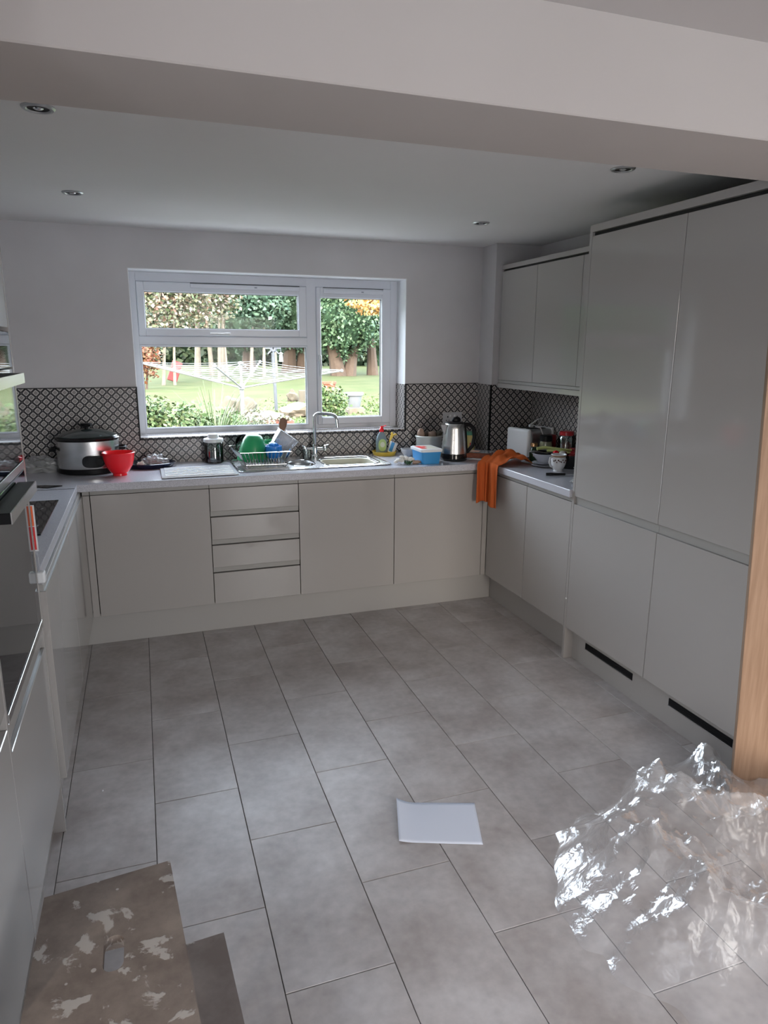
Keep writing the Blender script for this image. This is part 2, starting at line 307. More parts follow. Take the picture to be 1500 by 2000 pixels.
# ------------------------------------------------------------------ mesh helpers
class MB:
    def __init__(s): s.bm = bmesh.new(); s.sm = False
    def add(s, tmp):
        me = bpy.data.meshes.new('t'); tmp.to_mesh(me); tmp.free(); s.bm.from_mesh(me); bpy.data.meshes.remove(me); return s
    def box(s, x0, x1, y0, y1, z0, z1, bev=0.0, seg=1, rot=None, c=None):
        t = bmesh.new(); bmesh.ops.create_cube(t, size=1)
        for v in t.verts:
            v.co = Vector(((x0+x1)/2+v.co.x*(x1-x0), (y0+y1)/2+v.co.y*(y1-y0), (z0+z1)/2+v.co.z*(z1-z0)))
        if bev: bmesh.ops.bevel(t, geom=list(t.edges), offset=bev, segments=seg, profile=0.5, affect='EDGES')
        if rot is not None:
            p = Vector(c if c else ((x0+x1)/2, (y0+y1)/2, (z0+z1)/2))
            bmesh.ops.rotate(t, verts=t.verts, cent=p, matrix=rot)
        return s.add(t)
    def poly(s, pts, faces):
        t = bmesh.new(); vs = [t.verts.new(p) for p in pts]
        for f in faces: t.faces.new([vs[i] for i in f])
        return s.add(t)
    def prism(s, outline, z0, z1, bev=0.0, axis='z'):
        t = bmesh.new()
        def P(a, b, z): return {'z': (a, b, z), 'y': (a, z, b), 'x': (z, a, b)}[axis]
        lo = [t.verts.new(P(a, b, z0)) for a, b in outline]; hi = [t.verts.new(P(a, b, z1)) for a, b in outline]
        n = len(lo); t.faces.new(lo[::-1]); t.faces.new(hi)
        for i in range(n): t.faces.new((lo[i], lo[(i+1) % n], hi[(i+1) % n], hi[i]))
        bmesh.ops.recalc_face_normals(t, faces=t.faces)
        if bev:
            es = [e for e in t.edges if abs((P(*e.verts[0].co.to_tuple())[2] if axis == 'z' else 0)) >= 0 and any(f in e.link_faces for f in t.faces if len(f.verts) == n)]
            bmesh.ops.bevel(t, geom=es, offset=bev, segments=2, profile=0.5, affect='EDGES')
        return s.add(t)
    def lathe(s, prof, c=(0, 0, 0), n=32, sx=1, sy=1, rotz=0, rib=None):
        t = bmesh.new(); rings = []
        for r, z in prof:
            if r < 1e-5: rings.append([t.verts.new((c[0], c[1], c[2]+z))]); continue
            ring = []
            for i in range(n):
                a = 2*PI*i/n; rr = r*(1+(rib[0]*math.cos(rib[1]*a) if rib else 0))
                x, y = rr*math.cos(a)*sx, rr*math.sin(a)*sy
                ring.append(t.verts.new((c[0]+x*math.cos(rotz)-y*math.sin(rotz), c[1]+x*math.sin(rotz)+y*math.cos(rotz), c[2]+z)))
            rings.append(ring)
        for a, b in zip(rings, rings[1:]):
            if len(a) == 1 and len(b) == 1: continue
            for i in range(n):
                j = (i+1) % n
                if len(a) == 1: t.faces.new((a[0], b[i], b[j]))
                elif len(b) == 1: t.faces.new((a[i], a[j], b[0]))
                else: t.faces.new((a[i], a[j], b[j], b[i]))
        bmesh.ops.recalc_face_normals(t, faces=t.faces); s.sm = True
        return s.add(t)
    def tube(s, pts, r, n=10, closed=False, cap=True):
        t = bmesh.new(); pts = [Vector(p) for p in pts]; rings = []; N = len(pts)
        rad = r if isinstance(r, (list, tuple)) else [r]*N
        up = None
        for i, p in enumerate(pts):
            if closed: d = pts[(i+1) % N]-pts[(i-1) % N]
            else: d = pts[min(i+1, N-1)]-pts[max(i-1, 0)]
            d.normalize()
            if up is None: up = d.orthogonal().normalized()
            else:
                up = (up-d*up.dot(d))
                up = up.normalized() if up.length > 1e-6 else d.orthogonal().normalized()
            q = d.cross(up)
            rings.append([t.verts.new(p+(up*math.cos(2*PI*k/n)+q*math.sin(2*PI*k/n))*rad[i]) for k in range(n)])
        R = list(zip(rings, rings[1:]))+([(rings[-1], rings[0])] if closed else [])
        for a, b in R:
            for i in range(n):
                j = (i+1) % n; t.faces.new((a[i], a[j], b[j], b[i]))
        if cap and not closed: t.faces.new(rings[0][::-1]); t.faces.new(rings[-1])
        bmesh.ops.recalc_face_normals(t, faces=t.faces); s.sm = True
        return s.add(t)
    def ico(s, c, rx, ry, rz, sub=2, nz=0, sc=5, seed=0):
        t = bmesh.new(); bmesh.ops.create_icosphere(t, subdivisions=sub, radius=1)
        for v in t.verts:
            k = 1+nz*noise.noise(v.co*sc*0.3+Vector((seed*7.3, seed, 0)))
            v.co = Vector((c[0]+v.co.x*rx*k, c[1]+v.co.y*ry*k, c[2]+v.co.z*rz*k))
        s.sm = True
        return s.add(t)
    def grid(s, fn, nu, nv):
        t = bmesh.new(); vs = [[t.verts.new(fn(i/(nu-1), j/(nv-1))) for j in range(nv)] for i in range(nu)]
        for i in range(nu-1):
            for j in range(nv-1): t.faces.new((vs[i][j], vs[i+1][j], vs[i+1][j+1], vs[i][j+1]))
        s.sm = True
        return s.add(t)

def wloc(p):
    v = Vector((0, 0, 0))
    while p is not None: v += p.location; p = p.parent
    return v
def link(name, me, m, parent=None, origin=None):
    o = bpy.data.objects.new(name, me); COL.objects.link(o)
    if m is not None: me.materials.append(m)
    if parent is not None:
        o.parent = parent; me.transform(Matrix.Translation(-wloc(parent)))
    elif origin is not None:
        o.location = origin; me.transform(Matrix.Translation(-Vector(origin)))
    return o
def part(name, mb, m, parent=None, smooth=None, origin=None, label=None, ang=38):
    me = bpy.data.meshes.new(name); mb.bm.normal_update(); mb.bm.to_mesh(me); mb.bm.free()
    if smooth or (smooth is None and mb.sm):
        me.shade_smooth()
        try: me.set_sharp_from_angle(angle=math.radians(ang))
        except Exception: pass
    o = link(name, me, m, parent, origin)
    if label: o['label'] = label
    return o
def tag(o, label, cat, group=None, kind=None):
    o['label'] = label; o['category'] = cat
    if group: o['group'] = group
    if kind: o['kind'] = kind
    return o
def thing(name, label, cat, loc, group=None):
    o = bpy.data.objects.new(name, None); COL.objects.link(o); o.location = loc; o.empty_display_size = 0.05
    return tag(o, label, cat, group)
def struct(name, mb, m, smooth=False):
    o = part(name, mb, m, None, smooth); o['kind'] = 'structure'; return o
def solid(o, t, off=0):
    md = o.modifiers.new('solid', 'SOLIDIFY'); md.thickness = t; md.offset = off; return o
def B(*a, **k): return MB().box(*a, **k)

# ------------------------------------------------------------------ the room
WX0, WX1 = -0.66, 2.847       # kitchen side walls
RX1 = 4.2; RY = -7.0          # living side
CZ = 2.2625
# back wall with window opening x .266..1.978, z 1.059..2.043
mb = MB()
for x0, x1, z0, z1 in ((WX0-0.3, 0.266, -0.2, 2.6), (1.978, WX1+0.3, -0.2, 2.6), (0.266, 1.978, -0.2, 1.059), (0.266, 1.978, 2.043, 2.6)):
    mb.box(x0, x1, 0.0, 0.30, z0, z1)
struct('wall_back', mb, MT['plaster'])
# white-painted reveal linings, plaster chamfer beads
mb = MB()
mb.box(0.266, 0.270, 0.0, 0.165, 1.366, 2.043).box(1.974, 1.978, 0.0, 0.165, 1.366, 2.043).box(0.266, 1.978, 0.0, 0.165, 2.039, 2.043)
struct('trim_1', mb, MT['white_paint'])
struct('wall_left', MB().box(WX0-0.3, WX0, -4.4, 0.0, -0.2, 2.6).box(WX0-0.3, WX0, RY, -5.0, -0.2, 2.6).box(WX0-0.3, WX0, -5.0, -4.4, 2.1, 2.6), MT['plaster'])  # gap left in this wall is an added daylight opening, out of view
struct('wall_right', MB().box(WX1, WX1+0.3, -2.76, 0.0, -0.2, 2.6).box(WX1, RX1+0.1, -2.84, -2.76, -0.2, 2.6), MT['plaster'])
mb = MB().box(RX1, RX1+0.2, RY, -2.84, -0.2, 2.6)
struct('wall_side', mb, MT['plaster'])
mb = MB().box(WX0-0.3, 1.4, RY-0.25, RY, -0.2, 2.6).box(2.5, RX1+0.2, RY-0.25, RY, -0.2, 2.6).box(1.4, 2.5, RY-0.25, RY, 2.1, 2.6).box(1.4, 2.5, RY-0.25, RY, -0.2, 0.3)
struct('wall_rear', mb, MT['plaster'])
struct('trim_2', MB().box(2.523, WX1, -0.1947, 0.0, 0.0, CZ+0.02), MT['plaster'])      # boxed-in corner
struct('ceiling', MB().box(WX0-0.2, WX1+0.2, -2.75, 0.2, CZ, CZ+0.12), MT['ceiling'])
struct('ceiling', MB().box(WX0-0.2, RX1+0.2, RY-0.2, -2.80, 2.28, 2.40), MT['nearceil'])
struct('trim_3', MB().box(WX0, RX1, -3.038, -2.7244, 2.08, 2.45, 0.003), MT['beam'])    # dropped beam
# outer roof slab so that no sky enters from above
struct('trim_4', MB().box(WX0-0.5, RX1+0.4, RY-0.4, 0.45, 2.6, 2.75), MT['outer'])

# floor: base + individual tiles
fl = struct('floor', MB().box(WX0-0.3, RX1+0.2, RY-0.3, 0.3, -0.2, -0.004), MT['grout'])
TW, TL = 0.2962, 0.600
tm = None
me = bpy.data.meshes.new('tile'); t = bmesh.new(); bmesh.ops.create_cube(t, size=1)
for v in t.verts: v.co = Vector((v.co.x*(TW-0.0022), v.co.y*(TL-0.0022), v.co.z*0.005-0.0025))
tops = [e for e in t.edges if all(v.co.z > -0.001 for v in e.verts)]
bmesh.ops.bevel(t, geom=tops, offset=0.0012, segments=1, affect='EDGES'); t.to_mesh(me); t.free(); me.materials.append(MT['floor'])
for i in range(-2, 15):
    for j in range(0, 12):
        xc = 0.235+TW*(i+0.5); off = 0.3 if i % 2 else 0.0
        yc = -0.303-TL*(j-0.5)-off
        if yc-TL/2 > -0.5 or yc < RY+0.2: continue
        if xc > RX1-0.1: continue
        o = bpy.data.objects.new('tile', me); COL.objects.link(o); o.parent = fl; o.location = (xc, yc, 0)

# ------------------------------------------------------------------ splashback tiles
def splash(name, label, boxes, edges):
    th = thing(name, label, 'tiles', (boxes[0][0], boxes[0][2], boxes[0][4]))
    mb = MB()
    for b in boxes: mb.box(*b)
    p = part('tile_panel', mb, MT['tile'], None); p.parent = th; p.matrix_parent_inverse = Matrix.Translation(-th.location)
    if edges:
        mb = MB()
        for e in edges: mb.box(*e)
        part('edge_trim', mb, MT['black'], th)
    return th
T0 = 0.91; T1 = 1.366
splash('splashback', 'black and cream geometric patterned tiles on the wall below and beside the window',
       [(WX0, 0.262, -0.008, 0.0, T0, T1), (0.262, 1.982, -0.008, 0.0, T0, 1.056), (1.982, 2.515, -0.008, 0.0, T0, T1)],
       [(0.262, 0.270, -0.011, 0.0, 1.053, T1), (0.262, 1.982, -0.011, 0.0, 1.052, 1.059), (1.974, 1.982, -0.011, 0.0, 1.053, T1), (WX0, 0.27, -0.010, 0.0, T1, T1+0.004), (1.974, 2.515, -0.010, 0.0, T1, T1+0.004)])
splash('splashback', 'patterned tiles on the window sill and the right hand window reveal',
       [(0.2705, 1.970, 0.0, 0.165, 1.059, 1.066), (1.970, 1.978, 0.0, 0.165, 1.066, T1)], None)
splash('splashback', 'patterned tiles around the boxed corner beside the kettle and toaster',
       [(2.515, 2.523, -0.2027, -0.0085, T0, T1), (2.523, 2.839, -0.2027, -0.1947, T0, T1)],
       [(2.512, 2.523, -0.206, -0.1947, T0, T1)])
splash('splashback', 'patterned tiles on the right wall under the wall cupboards',
       [(2.839, WX1, -1.50, -0.1947, T0, 1.376)], None)

# ------------------------------------------------------------------ window
FY0, FY1 = 0.166, 0.235
win = MB()
def frame(mb, x0, x1, z0, z1, l_, r_, b_, t_, y0, y1, bev=0.004):
    mb.box(x0, x0+l_, y0, y1, z0, z1, bev); mb.box(x1-r_, x1, y0, y1, z0, z1, bev)
    mb.box(x0+l_-0.004, x1-r_+0.004, y0+0.0005, y1, z0, z0+b_, bev); mb.box(x0+l_-0.004, x1-r_+0.004, y0+0.0005, y1, z1-t_, z1, bev)
frame(win, 0.266, 1.978, 1.066, 2.043, 0.040, 0.055, 0.034, 0.058, FY0, FY1)
win.box(1.343, 1.411, FY0, FY1, 1.066, 2.04, 0.004)                # mullion
win.box(0.30, 1.35, FY0+0.0004, FY1, 1.612, 1.668, 0.004)          # transom
w1 = struct('window_1', win, MT['upvc'])
s = MB(); frame(s, 0.305, 1.345, 1.668, 1.985, 0.045, 0.055, 0.047, 0.058, FY0-0.014, FY0+0.03, 0.005)
part('top_sash', s, MT['upvc'], w1)
s = MB(); frame(s, 1.409, 1.924, 1.095, 1.986, 0.030, 0.064, 0.050, 0.066, FY0-0.014, FY0+0.03, 0.005)
part('side_sash', s, MT['upvc'], w1)
s = MB(); frame(s, 0.303, 1.346, 1.098, 1.614, 0.011, 0.008, 0.006, 0.010, FY0-0.004, FY0+0.01, 0.002)
part('glazing_bead', s, MT['upvc'], w1)
for nm, a in (('gasket', (0.349, 1.291, 1.714, 1.928)), ('gasket', (1.438, 1.861, 1.144, 1.921)), ('gasket', (0.313, 1.339, 1.103, 1.605))):
    s = MB(); frame(s, a[0], a[1], a[2], a[3], 0.003, 0.003, 0.003, 0.003, FY0+0.004, FY0+0.03, 0)
    part(nm, s, MT['rubber'], w1)
for a in ((0.345, 1.295, 1.71, 1.93), (1.435, 1.865, 1.14, 1.925), (0.31, 1.342, 1.10, 1.61)):
    part('glass_pane', B(a[0], a[1], FY0+0.022, FY0+0.026, a[2], a[3]), MT['glass'], w1)
part('sash_shadow_strip', B(0.62, 1.30, FY0-0.0155, FY0-0.013, 1.9825, 1.9865).box(1.455, 1.87, FY0-0.0155, FY0-0.013, 1.981, 1.985), MT['dark'], w1)  # dark strips on the sash face imitate a shadow line
def vent(x0, x1, z):
    v = part('trickle_vent', B(x0, x1, FY0-0.026, FY0-0.013, z-0.011, z+0.013, 0.003), MT['upvc'], w1)
    part('vent_slider', B((x0+x1)/2+0.05, (x0+x1)/2+0.066, FY0-0.029, FY0-0.025, z-0.002, z+0.004), MT['post'], v)
vent(0.62, 1.30, 1.966); vent(1.455, 1.87, 1.960)
h = part('window_handle', MB().tube([(0.725, FY0-0.036, 1.684), (0.79, FY0-0.042, 1.681), (0.835, FY0-0.034, 1.683)], [0.005, 0.008, 0.008], 8).box(0.815, 0.85, FY0-0.036, FY0-0.013, 1.672, 1.692, 0.004), MT['white'], w1)
h = part('window_handle', MB().tube([(1.425, FY0-0.036, 1.42), (1.428, FY0-0.042, 1.49), (1.426, FY0-0.034, 1.53)], [0.005, 0.008, 0.008], 8).box(1.417, 1.436, FY0-0.036, FY0-0.013, 1.515, 1.555, 0.004), MT['white'], w1)

# ------------------------------------------------------------------ base units
ZB, ZT = 0.176, 0.845      # door bottom and top
FX, RXF = -0.037, 2.3156   # left run and right run door faces
FYB = -0.60                # back run door face
WTB = 0.87                 # worktop underside
G = 'handleless base cupboards'
def door_y(parent, x0, x1, z0=ZB, z1=ZT, y=FYB, name='door'):    # faces -y
    return part(name, B(x0+0.002, x1-0.002, y, y+0.02, z0+0.001, z1, 0.0009), MT['gloss'], parent)
def door_x(parent, y0, y1, z0=ZB, z1=ZT, x=RXF, s=1, name='door'):   # faces -x (s=1) or +x (s=-1)
    a, b = (x, x+0.02) if s == 1 else (x-0.02, x)
    return part(name, B(a, b, y0+0.002, y1-0.002, z0+0.001, z1, 0.0009), MT['gloss'], parent)
def cab_back(x0, x1, label, body=True):
    t = thing('base_cabinet', label, 'cabinet', ((x0+x1)/2, -0.30, ZB))
    part('carcass', B(x0+0.001, x1-0.001, -0.579, -0.02, ZB, WTB-0.001), MT['carcass'], t)
    part('handle_rail', B(x0+0.001, x1-0.001, -0.594, -0.5795, ZT+0.002, WTB-0.0015, 0.001), MT['rail'], t)
    return t
t = thing('corner_post', 'narrow greige filler post in the left inner corner of the units', 'panel', (-0.018, -0.59, ZB))
part('filler', B(FX+0.0005, -0.002, FYB, -0.56, ZB, ZT, 0.001), MT['gloss'], t)
part('handle_rail', B(FX+0.0005, -0.002, -0.594, -0.57, ZT+0.002, WTB-0.0015), MT['rail'], t)
t = cab_back(0.0, 0.6063, 'wide greige cupboard left of the drawers under the window'); door_y(t, 0.0, 0.6063)
t = thing('drawer_unit', 'greige unit of four stacked drawers under the window', 'drawers', (0.855, -0.30, ZB))
part('carcass', B(0.6073, 1.1025, -0.575, -0.02, ZB, WTB-0.001), MT['carcass'], t)
part('handle_rail', B(0.6073, 1.1025, -0.594, -0.5755, ZT+0.002, WTB-0.0015, 0.001), MT['rail'], t)
for z0, z1, rail in ((0.684, ZT, True), (0.522, 0.682, True), (0.360, 0.520, True), (ZB, 0.358, False)):
    d = part('drawer', B(0.6078, 1.1020, FYB, -0.577, z0+(0.032 if rail else 0.001), z1, 0.0018), MT['gloss'], t)
    if rail: part('handle_rail', B(0.6078, 1.1020, -0.5935, -0.577, z0+0.0035, z0+0.031, 0.001), MT['rail'], d)
t = cab_back(1.1035, 1.6882, 'greige sink cupboard right of the drawers'); door_y(t, 1.1035, 1.6882)
t = cab_back(1.6882, 2.2817, 'greige cupboard beside the hanging orange towel'); door_y(t, 1.6882, 2.2817)
t = thing('corner_post', 'narrow greige filler post behind the hanging orange towel', 'panel', (2.30, -0.59, ZB))
part('filler', B(2.283, RXF-0.0005, FYB, -0.56, ZB, ZT, 0.001), MT['gloss'], t)
part('handle_rail', B(2.283, RXF-0.0005, -0.594, -0.57, ZT+0.002, WTB-0.0015), MT['rail'], t)
# left run
def cab_left(y0, y1, label):
    t = thing('base_cabinet', label, 'cabinet', (-0.35, (y0+y1)/2, ZB))
    part('carcass', B(WX0+0.002, FX-0.0205, y0+0.001, y1-0.001, ZB, WTB-0.001), MT['carcass'], t)
    part('handle_rail', B(FX-0.020, FX-0.006, y0+0.001, y1-0.001, ZT+0.002, WTB-0.0015, 0.001), MT['rail'], t)
    part('handle_strip', B(FX-0.018, FX-0.001, y0+0.003, y1-0.003, ZT-0.0005, ZT+0.0025), MT['satin'], t)
    door_x(t, y0, y1, x=FX, s=-1, z1=ZT-0.001)
    return t
cab_left(-1.365, -0.603, 'greige cupboard in the left run next to the window corner')
cab_left(-2.124, -1.366, 'greige cupboard in the left run beside the tall oven housing')
# right run
def cab_right(y0, y1, label):
    t = thing('base_cabinet', label, 'cabinet', (2.6, (y0+y1)/2, ZB))
    part('carcass', B(RXF+0.0205, WX1-0.002, y0+0.001, y1-0.001, ZB, WTB-0.001), MT['carcass'], t)
    part('handle_rail', B(RXF+0.006, RXF+0.020, y0+0.001, y1-0.001, ZT+0.002, WTB-0.0015, 0.001), MT['rail'], t)
    door_x(t, y0, y1); return t
cab_right(-1.0657, -0.603, 'greige cupboard in the right run next to the orange towel')
cab_right(-1.504, -1.0667, 'greige cupboard in the right run against the tall larder unit')
# plinths
o = part('plinth', B(-0.087, 2.38, -0.55, -0.53, 0, ZB-0.001, 0.001), MT['plinth'], origin=(1.1, -0.54, 0)); tag(o, 'long pale plinth board under the cupboards below the window', 'plinth')
o = part('plinth', B(-0.112, -0.088, -2.124, -0.53, 0, ZB-0.001, 0.001), MT['plinth'], origin=(-0.1, -1.3, 0)); tag(o, 'plinth board under the left run of cupboards', 'plinth')
o = part('plinth', B(2.382, 2.402, -1.504, -0.53, 0, ZB-0.001, 0.001), MT['plinth'], origin=(2.39, -1.0, 0)); tag(o, 'plinth board under the right run between the corner and tall unit', 'plinth')

# ------------------------------------------------------------------ worktops
o = part('worktop', MB().prism([(WX0+0.001, -0.009), (2.5225, -0.009), (2.5225, -0.203), (WX1-0.009, -0.203), (WX1-0.009, -1.5035), (2.300, -1.5035), (2.300, -0.62), (-0.052, -0.62), (-0.052, -2.124), (WX0+0.001, -2.124)], WTB, 0.91),
         MT['worktop'], origin=(1.1, -0.3, WTB))
tag(o, 'pale grey speckled worktop running round three sides', 'worktop')
md = o.modifiers.new('bev', 'BEVEL'); md.width = 0.003; md.segments = 2; md.limit_method = 'ANGLE'
o = part('joint_strip', B(-0.62, -0.056, -0.7225, -0.7195, 0.9102, 0.9112), MT['dark'], origin=(-0.3, -0.72, 0.9102)); tag(o, 'thin dark joint across the left worktop near the corner', 'joint')
# hob
h = thing('hob', 'flat black glass hob set in the left worktop', 'hob', (-0.36, -1.33, 0.91))
part('glass_top', B(-0.632, -0.10, -1.648, -1.012, 0.9103, 0.9165, 0.002, 2), MT['hobglass'], h)
for i, (x, y, r) in enumerate(((-0.22, -1.17, 0.075), (-0.22, -1.49, 0.095), (-0.48, -1.17, 0.09), (-0.48, -1.49, 0.07))):
    part('cooking_zone', MB().lathe([(r, 0), (r, 0.0004), (r-0.003, 0.0004), (r-0.003, 0)], (x, y, 0.9165), 32), MT['hobring'], h)

# ------------------------------------------------------------------ tall oven housing (left)
OX = -0.052
t = thing('oven_housing', 'tall greige housing holding the two built in ovens', 'cabinet', (-0.36, -2.5, 0))
part('end_panel', B(WX0+0.002, OX, -2.160, -2.142, 0, 2.2, 0.001), MT['gloss'], t)
part('end_panel', B(WX0+0.002, OX, -2.800, -2.782, 0, 2.2, 0.001), MT['gloss'], t)
part('carcass', B(WX0+0.002, OX-0.03, -2.7815, -2.1605, ZB, 0.765), MT['carcass'], t)
part('carcass', B(WX0+0.002, OX-0.03, -2.7815, -2.1605, 1.645, 2.2), MT['carcass'], t)
part('drawer', B(OX-0.02, OX-0.001, -2.7805, -2.1615, ZB, 0.672, 0.0018), MT['gloss'], t)
part('handle_recess', B(OX-0.016, OX-0.012, -2.7805, -2.1615, 0.673, 0.704), MT['satin'], t)
part('filler', B(OX-0.02, OX-0.001, -2.7805, -2.1615, 0.705, 0.742, 0.001), MT['gloss'], t)
part('door', B(OX-0.02, OX-0.001, -2.7805, -2.1615, 1.650, 2.195, 0.0018), MT['gloss'], t)
part('plinth', B(-0.105, -0.09, -2.7815, -2.1605, 0, ZB-0.001), MT['plinth'], t)
t = thing('tall_cabinet', 'tall greige larder unit in the left foreground next to the ovens', 'cabinet', (-0.36, -3.1, 0))
part('carcass', B(WX0+0.002, OX-0.03, -3.42, -2.8005, ZB, 2.2), MT['dark'], t)
part('door', B(OX-0.02, OX, -3.4185, -2.802, ZB, 0.742, 0.0018), MT['gloss'], t)
part('door', B(OX-0.02, OX, -3.4185, -2.802, 0.785, 2.2, 0.0018), MT['gloss'], t)
part('plinth', B(-0.105, -0.09, -3.42, -2.8005, 0, ZB-0.001), MT['plinth'], t)
def oven(z0, z1, hz, label, ctrl):
    t = thing('oven', label, 'oven', (-0.3, -2.47, z0))
    part('body', B(-0.60, OX-0.031, -2.755, -2.187, z0+0.012, z1-0.012), MT['dark'], t)
    zt = z1-ctrl if ctrl else z1
    d = part('door', B(OX-0.026, OX-0.001, -2.778, -2.164, z0, zt-0.002, 0.002), MT['blackglass'], t)
    k = part('handle', B(OX+0.0005, -0.006, -2.725, -2.315, hz, hz+0.026, 0.0015), MT['black'], t)
    part('steel_strip', B(-0.0062, -0.0035, -2.725, -2.315, hz-0.0003, hz+0.0263), MT['steel'], k)
    if ctrl:
        c = part('control_panel', B(OX-0.026, OX-0.001, -2.778, -2.164, zt, z1, 0.002), MT['blackglass'], t)
        part('display', B(OX-0.0012, OX-0.0002, -2.56, -2.40, zt+0.03, zt+0.07), MT['post'], c)
    part('steel_trim', B(OX-0.026, OX+0.0015, -2.778, -2.164, z0-0.024, z0-0.001, 0.001), MT['steel'], t)
    return t
oven(0.768, 1.245, 1.206, 'lower built in oven with dark glass door and flat steel faced handle', 0)
oven(1.272, 1.640, 1.503, 'upper built in oven at eye level with dark glass door', 0.10)
# energy label strip + clear tape + corner guard
t = thing('energy_label', 'orange and red printed card strip hanging on the oven edge', 'label', (-0.048, -2.15, 0.98))
part('card', B(-0.0505, -0.0405, -2.1500, -2.1485, 0.985, 1.13), MT['white'], t)
part('print', B(-0.0503, -0.0450, -2.1507, -2.1501, 1.065, 1.128), MT['orangeprint'], t)
part('print', B(-0.0503, -0.0450, -2.1507, -2.1501, 0.99, 1.063), MT['redprint'], t, label='red lower print')
o = part('corner_guard', B(-0.054, -0.030, -2.158, -2.128, 0.882, 0.918, 0.006, 3), MT['white'], origin=(-0.04, -2.14, 0.882)); tag(o, 'small white foam guard on the worktop end by the oven', 'guard')
o = part('tape', MB().tube([(-0.047, -2.15, 0.985), (-0.044, -2.152, 0.955), (-0.045, -2.15, 0.918)], 0.0018, 6), MT['clearplastic'], origin=(-0.047, -2.15, 0.93)); tag(o, 'short curl of clear tape below the orange card', 'tape')

# ------------------------------------------------------------------ tall units (right)
TX = 2.315; TYE = -1.5048; TY1 = -2.1311; TY2 = -2.742; TTOP = 2.1086
o = part('end_panel', B(TX, WX1-0.002, TYE-0.018, TYE, 0, 2.157, 0.001), MT['gloss'], origin=(2.58, TYE-0.009, 0)); tag(o, 'tall greige end panel between worktop and larder doors', 'panel')
for y0, y1, lab in ((TY1, TYE-0.0185, 'tall greige larder unit next to the worktop'), (TY2, TY1, 'tall greige larder unit beside the leaning oak board')):
    t = thing('tall_cabinet', lab, 'cabinet', (2.6, (y0+y1)/2, ZB))
    part('carcass', B(TX+0.021, WX1-0.002, y0+0.0005, y1-0.0005, ZB, 2.125), MT['carcass'], t)
    door_x(t, y0, y1, ZB, 0.8412, TX); door_x(t, y0, y1, 0.8801, TTOP, TX)
    part('handle_rail', B(TX+0.010, TX+0.0205, y0+0.0005, y1-0.0005, 0.8425, 0.879), MT['rail'], t)
    part('top_gap_shade', B(TX+0.014, TX+0.0205, y0+0.0005, y1-0.0005, TTOP+0.001, 2.1235), MT['dark'], t)  # dark strip stands in for shade in the gap above the doors
o = part('cornice', B(TX-0.004, TX+0.03, TY2, TYE-0.0185, 2.1255, 2.157, 0.001), MT['gloss'], origin=(2.33, -2.1, 2.1255)); tag(o, 'slim top fascia above the tall larder doors', 'fascia')
t = thing('plinth', 'plinth board with two black vents under the tall larder units', 'plinth', (2.375, -2.1, 0))
part('board', B(2.365, 2.385, TY2, TYE-0.0185, 0, ZB-0.001, 0.001), MT['plinth'], t)
for y0, y1 in ((-2.008, -1.640), (-2.600, -2.250)):
    v = part('vent', B(2.3625, 2.3648, y0, y1, 0.098, 0.130), MT['black'], t)
    part('vent_lip', B(2.3605, 2.3645, y0-0.002, y1+0.002, 0.094, 0.0978), MT['steel'], v)
    for k in range(3): part('slat', B(2.3612, 2.3626, y0, y1, 0.104+k*0.009, 0.107+k*0.009), MT['black'], v)
o = part('door_bumper', MB().lathe([(0, 0), (0.004, 0.0), (0.005, 0.002), (0.004, 0.004), (0, 0.0045)], (0, 0, 0), 12), MT['white'])
o.rotation_euler = (0, -PI/2, 0); o.location = (TX-0.0002, -1.516, 0.335); tag(o, 'tiny white bumper dot low on the tall end panel', 'bumper')
o = part('cable', MB().tube([(2.45, -2.0, 2.14), (2.40, -2.12, 2.165), (2.39, -2.22, 2.16), (2.42, -2.36, 2.17), (2.40, -2.46, 2.215), (2.43, -2.56, 2.20), (2.46, -2.62, 2.14)], 0.004, 8), MT['cable'], origin=(2.42, -2.3, 2.13)); tag(o, 'loose thin cable lying on top of the tall larder units', 'cable')

# ------------------------------------------------------------------ wall cupboards
UX = 2.5659
GU = 'wall cupboards'
for (y0, y1, lab) in ((-0.6387, -0.2035, 'greige wall cupboard nearest the window wall'), (-1.101, -0.6387, 'middle greige wall cupboard over the worktop'), (-1.5035, -1.101, 'greige wall cupboard partly hidden by the tall larder unit')):
    t = thing('wall_cabinet', lab, 'cabinet', (2.7, (y0+y1)/2, 1.38))
    part('carcass', B(UX+0.021, WX1-0.0005, y0+0.0005, y1-0.0005, 1.38, 2.10), MT['carcass'], t)
    door_x(t, y0, y1, 1.3993, 2.0888, UX)
    part('handle_rail', B(UX+0.004, UX+0.0205, y0+0.0005, y1-0.0005, 1.3805, 1.398), MT['rail'], t)
    part('top_gap_shade', B(UX+0.012, UX+0.0205, y0+0.0005, y1-0.0005, 2.0898, 2.0985), MT['dark'], t)  # same painted shade above the wall cupboard doors
o = part('light_pelmet', B(UX-0.004, UX+0.02, -1.5035, -0.2035, 1.349, 1.379, 0.001), MT['gloss'], origin=(UX, -0.85, 1.349)); tag(o, 'slim pelmet strip below the wall cupboards', 'pelmet')
o = part('cornice', B(UX-0.002, WX1-0.0005, -1.5035, -0.2035, 2.1005, 2.128, 0.001), MT['gloss'], origin=(UX, -0.85, 2.1005)); tag(o, 'slim top fascia above the wall cupboards', 'fascia')

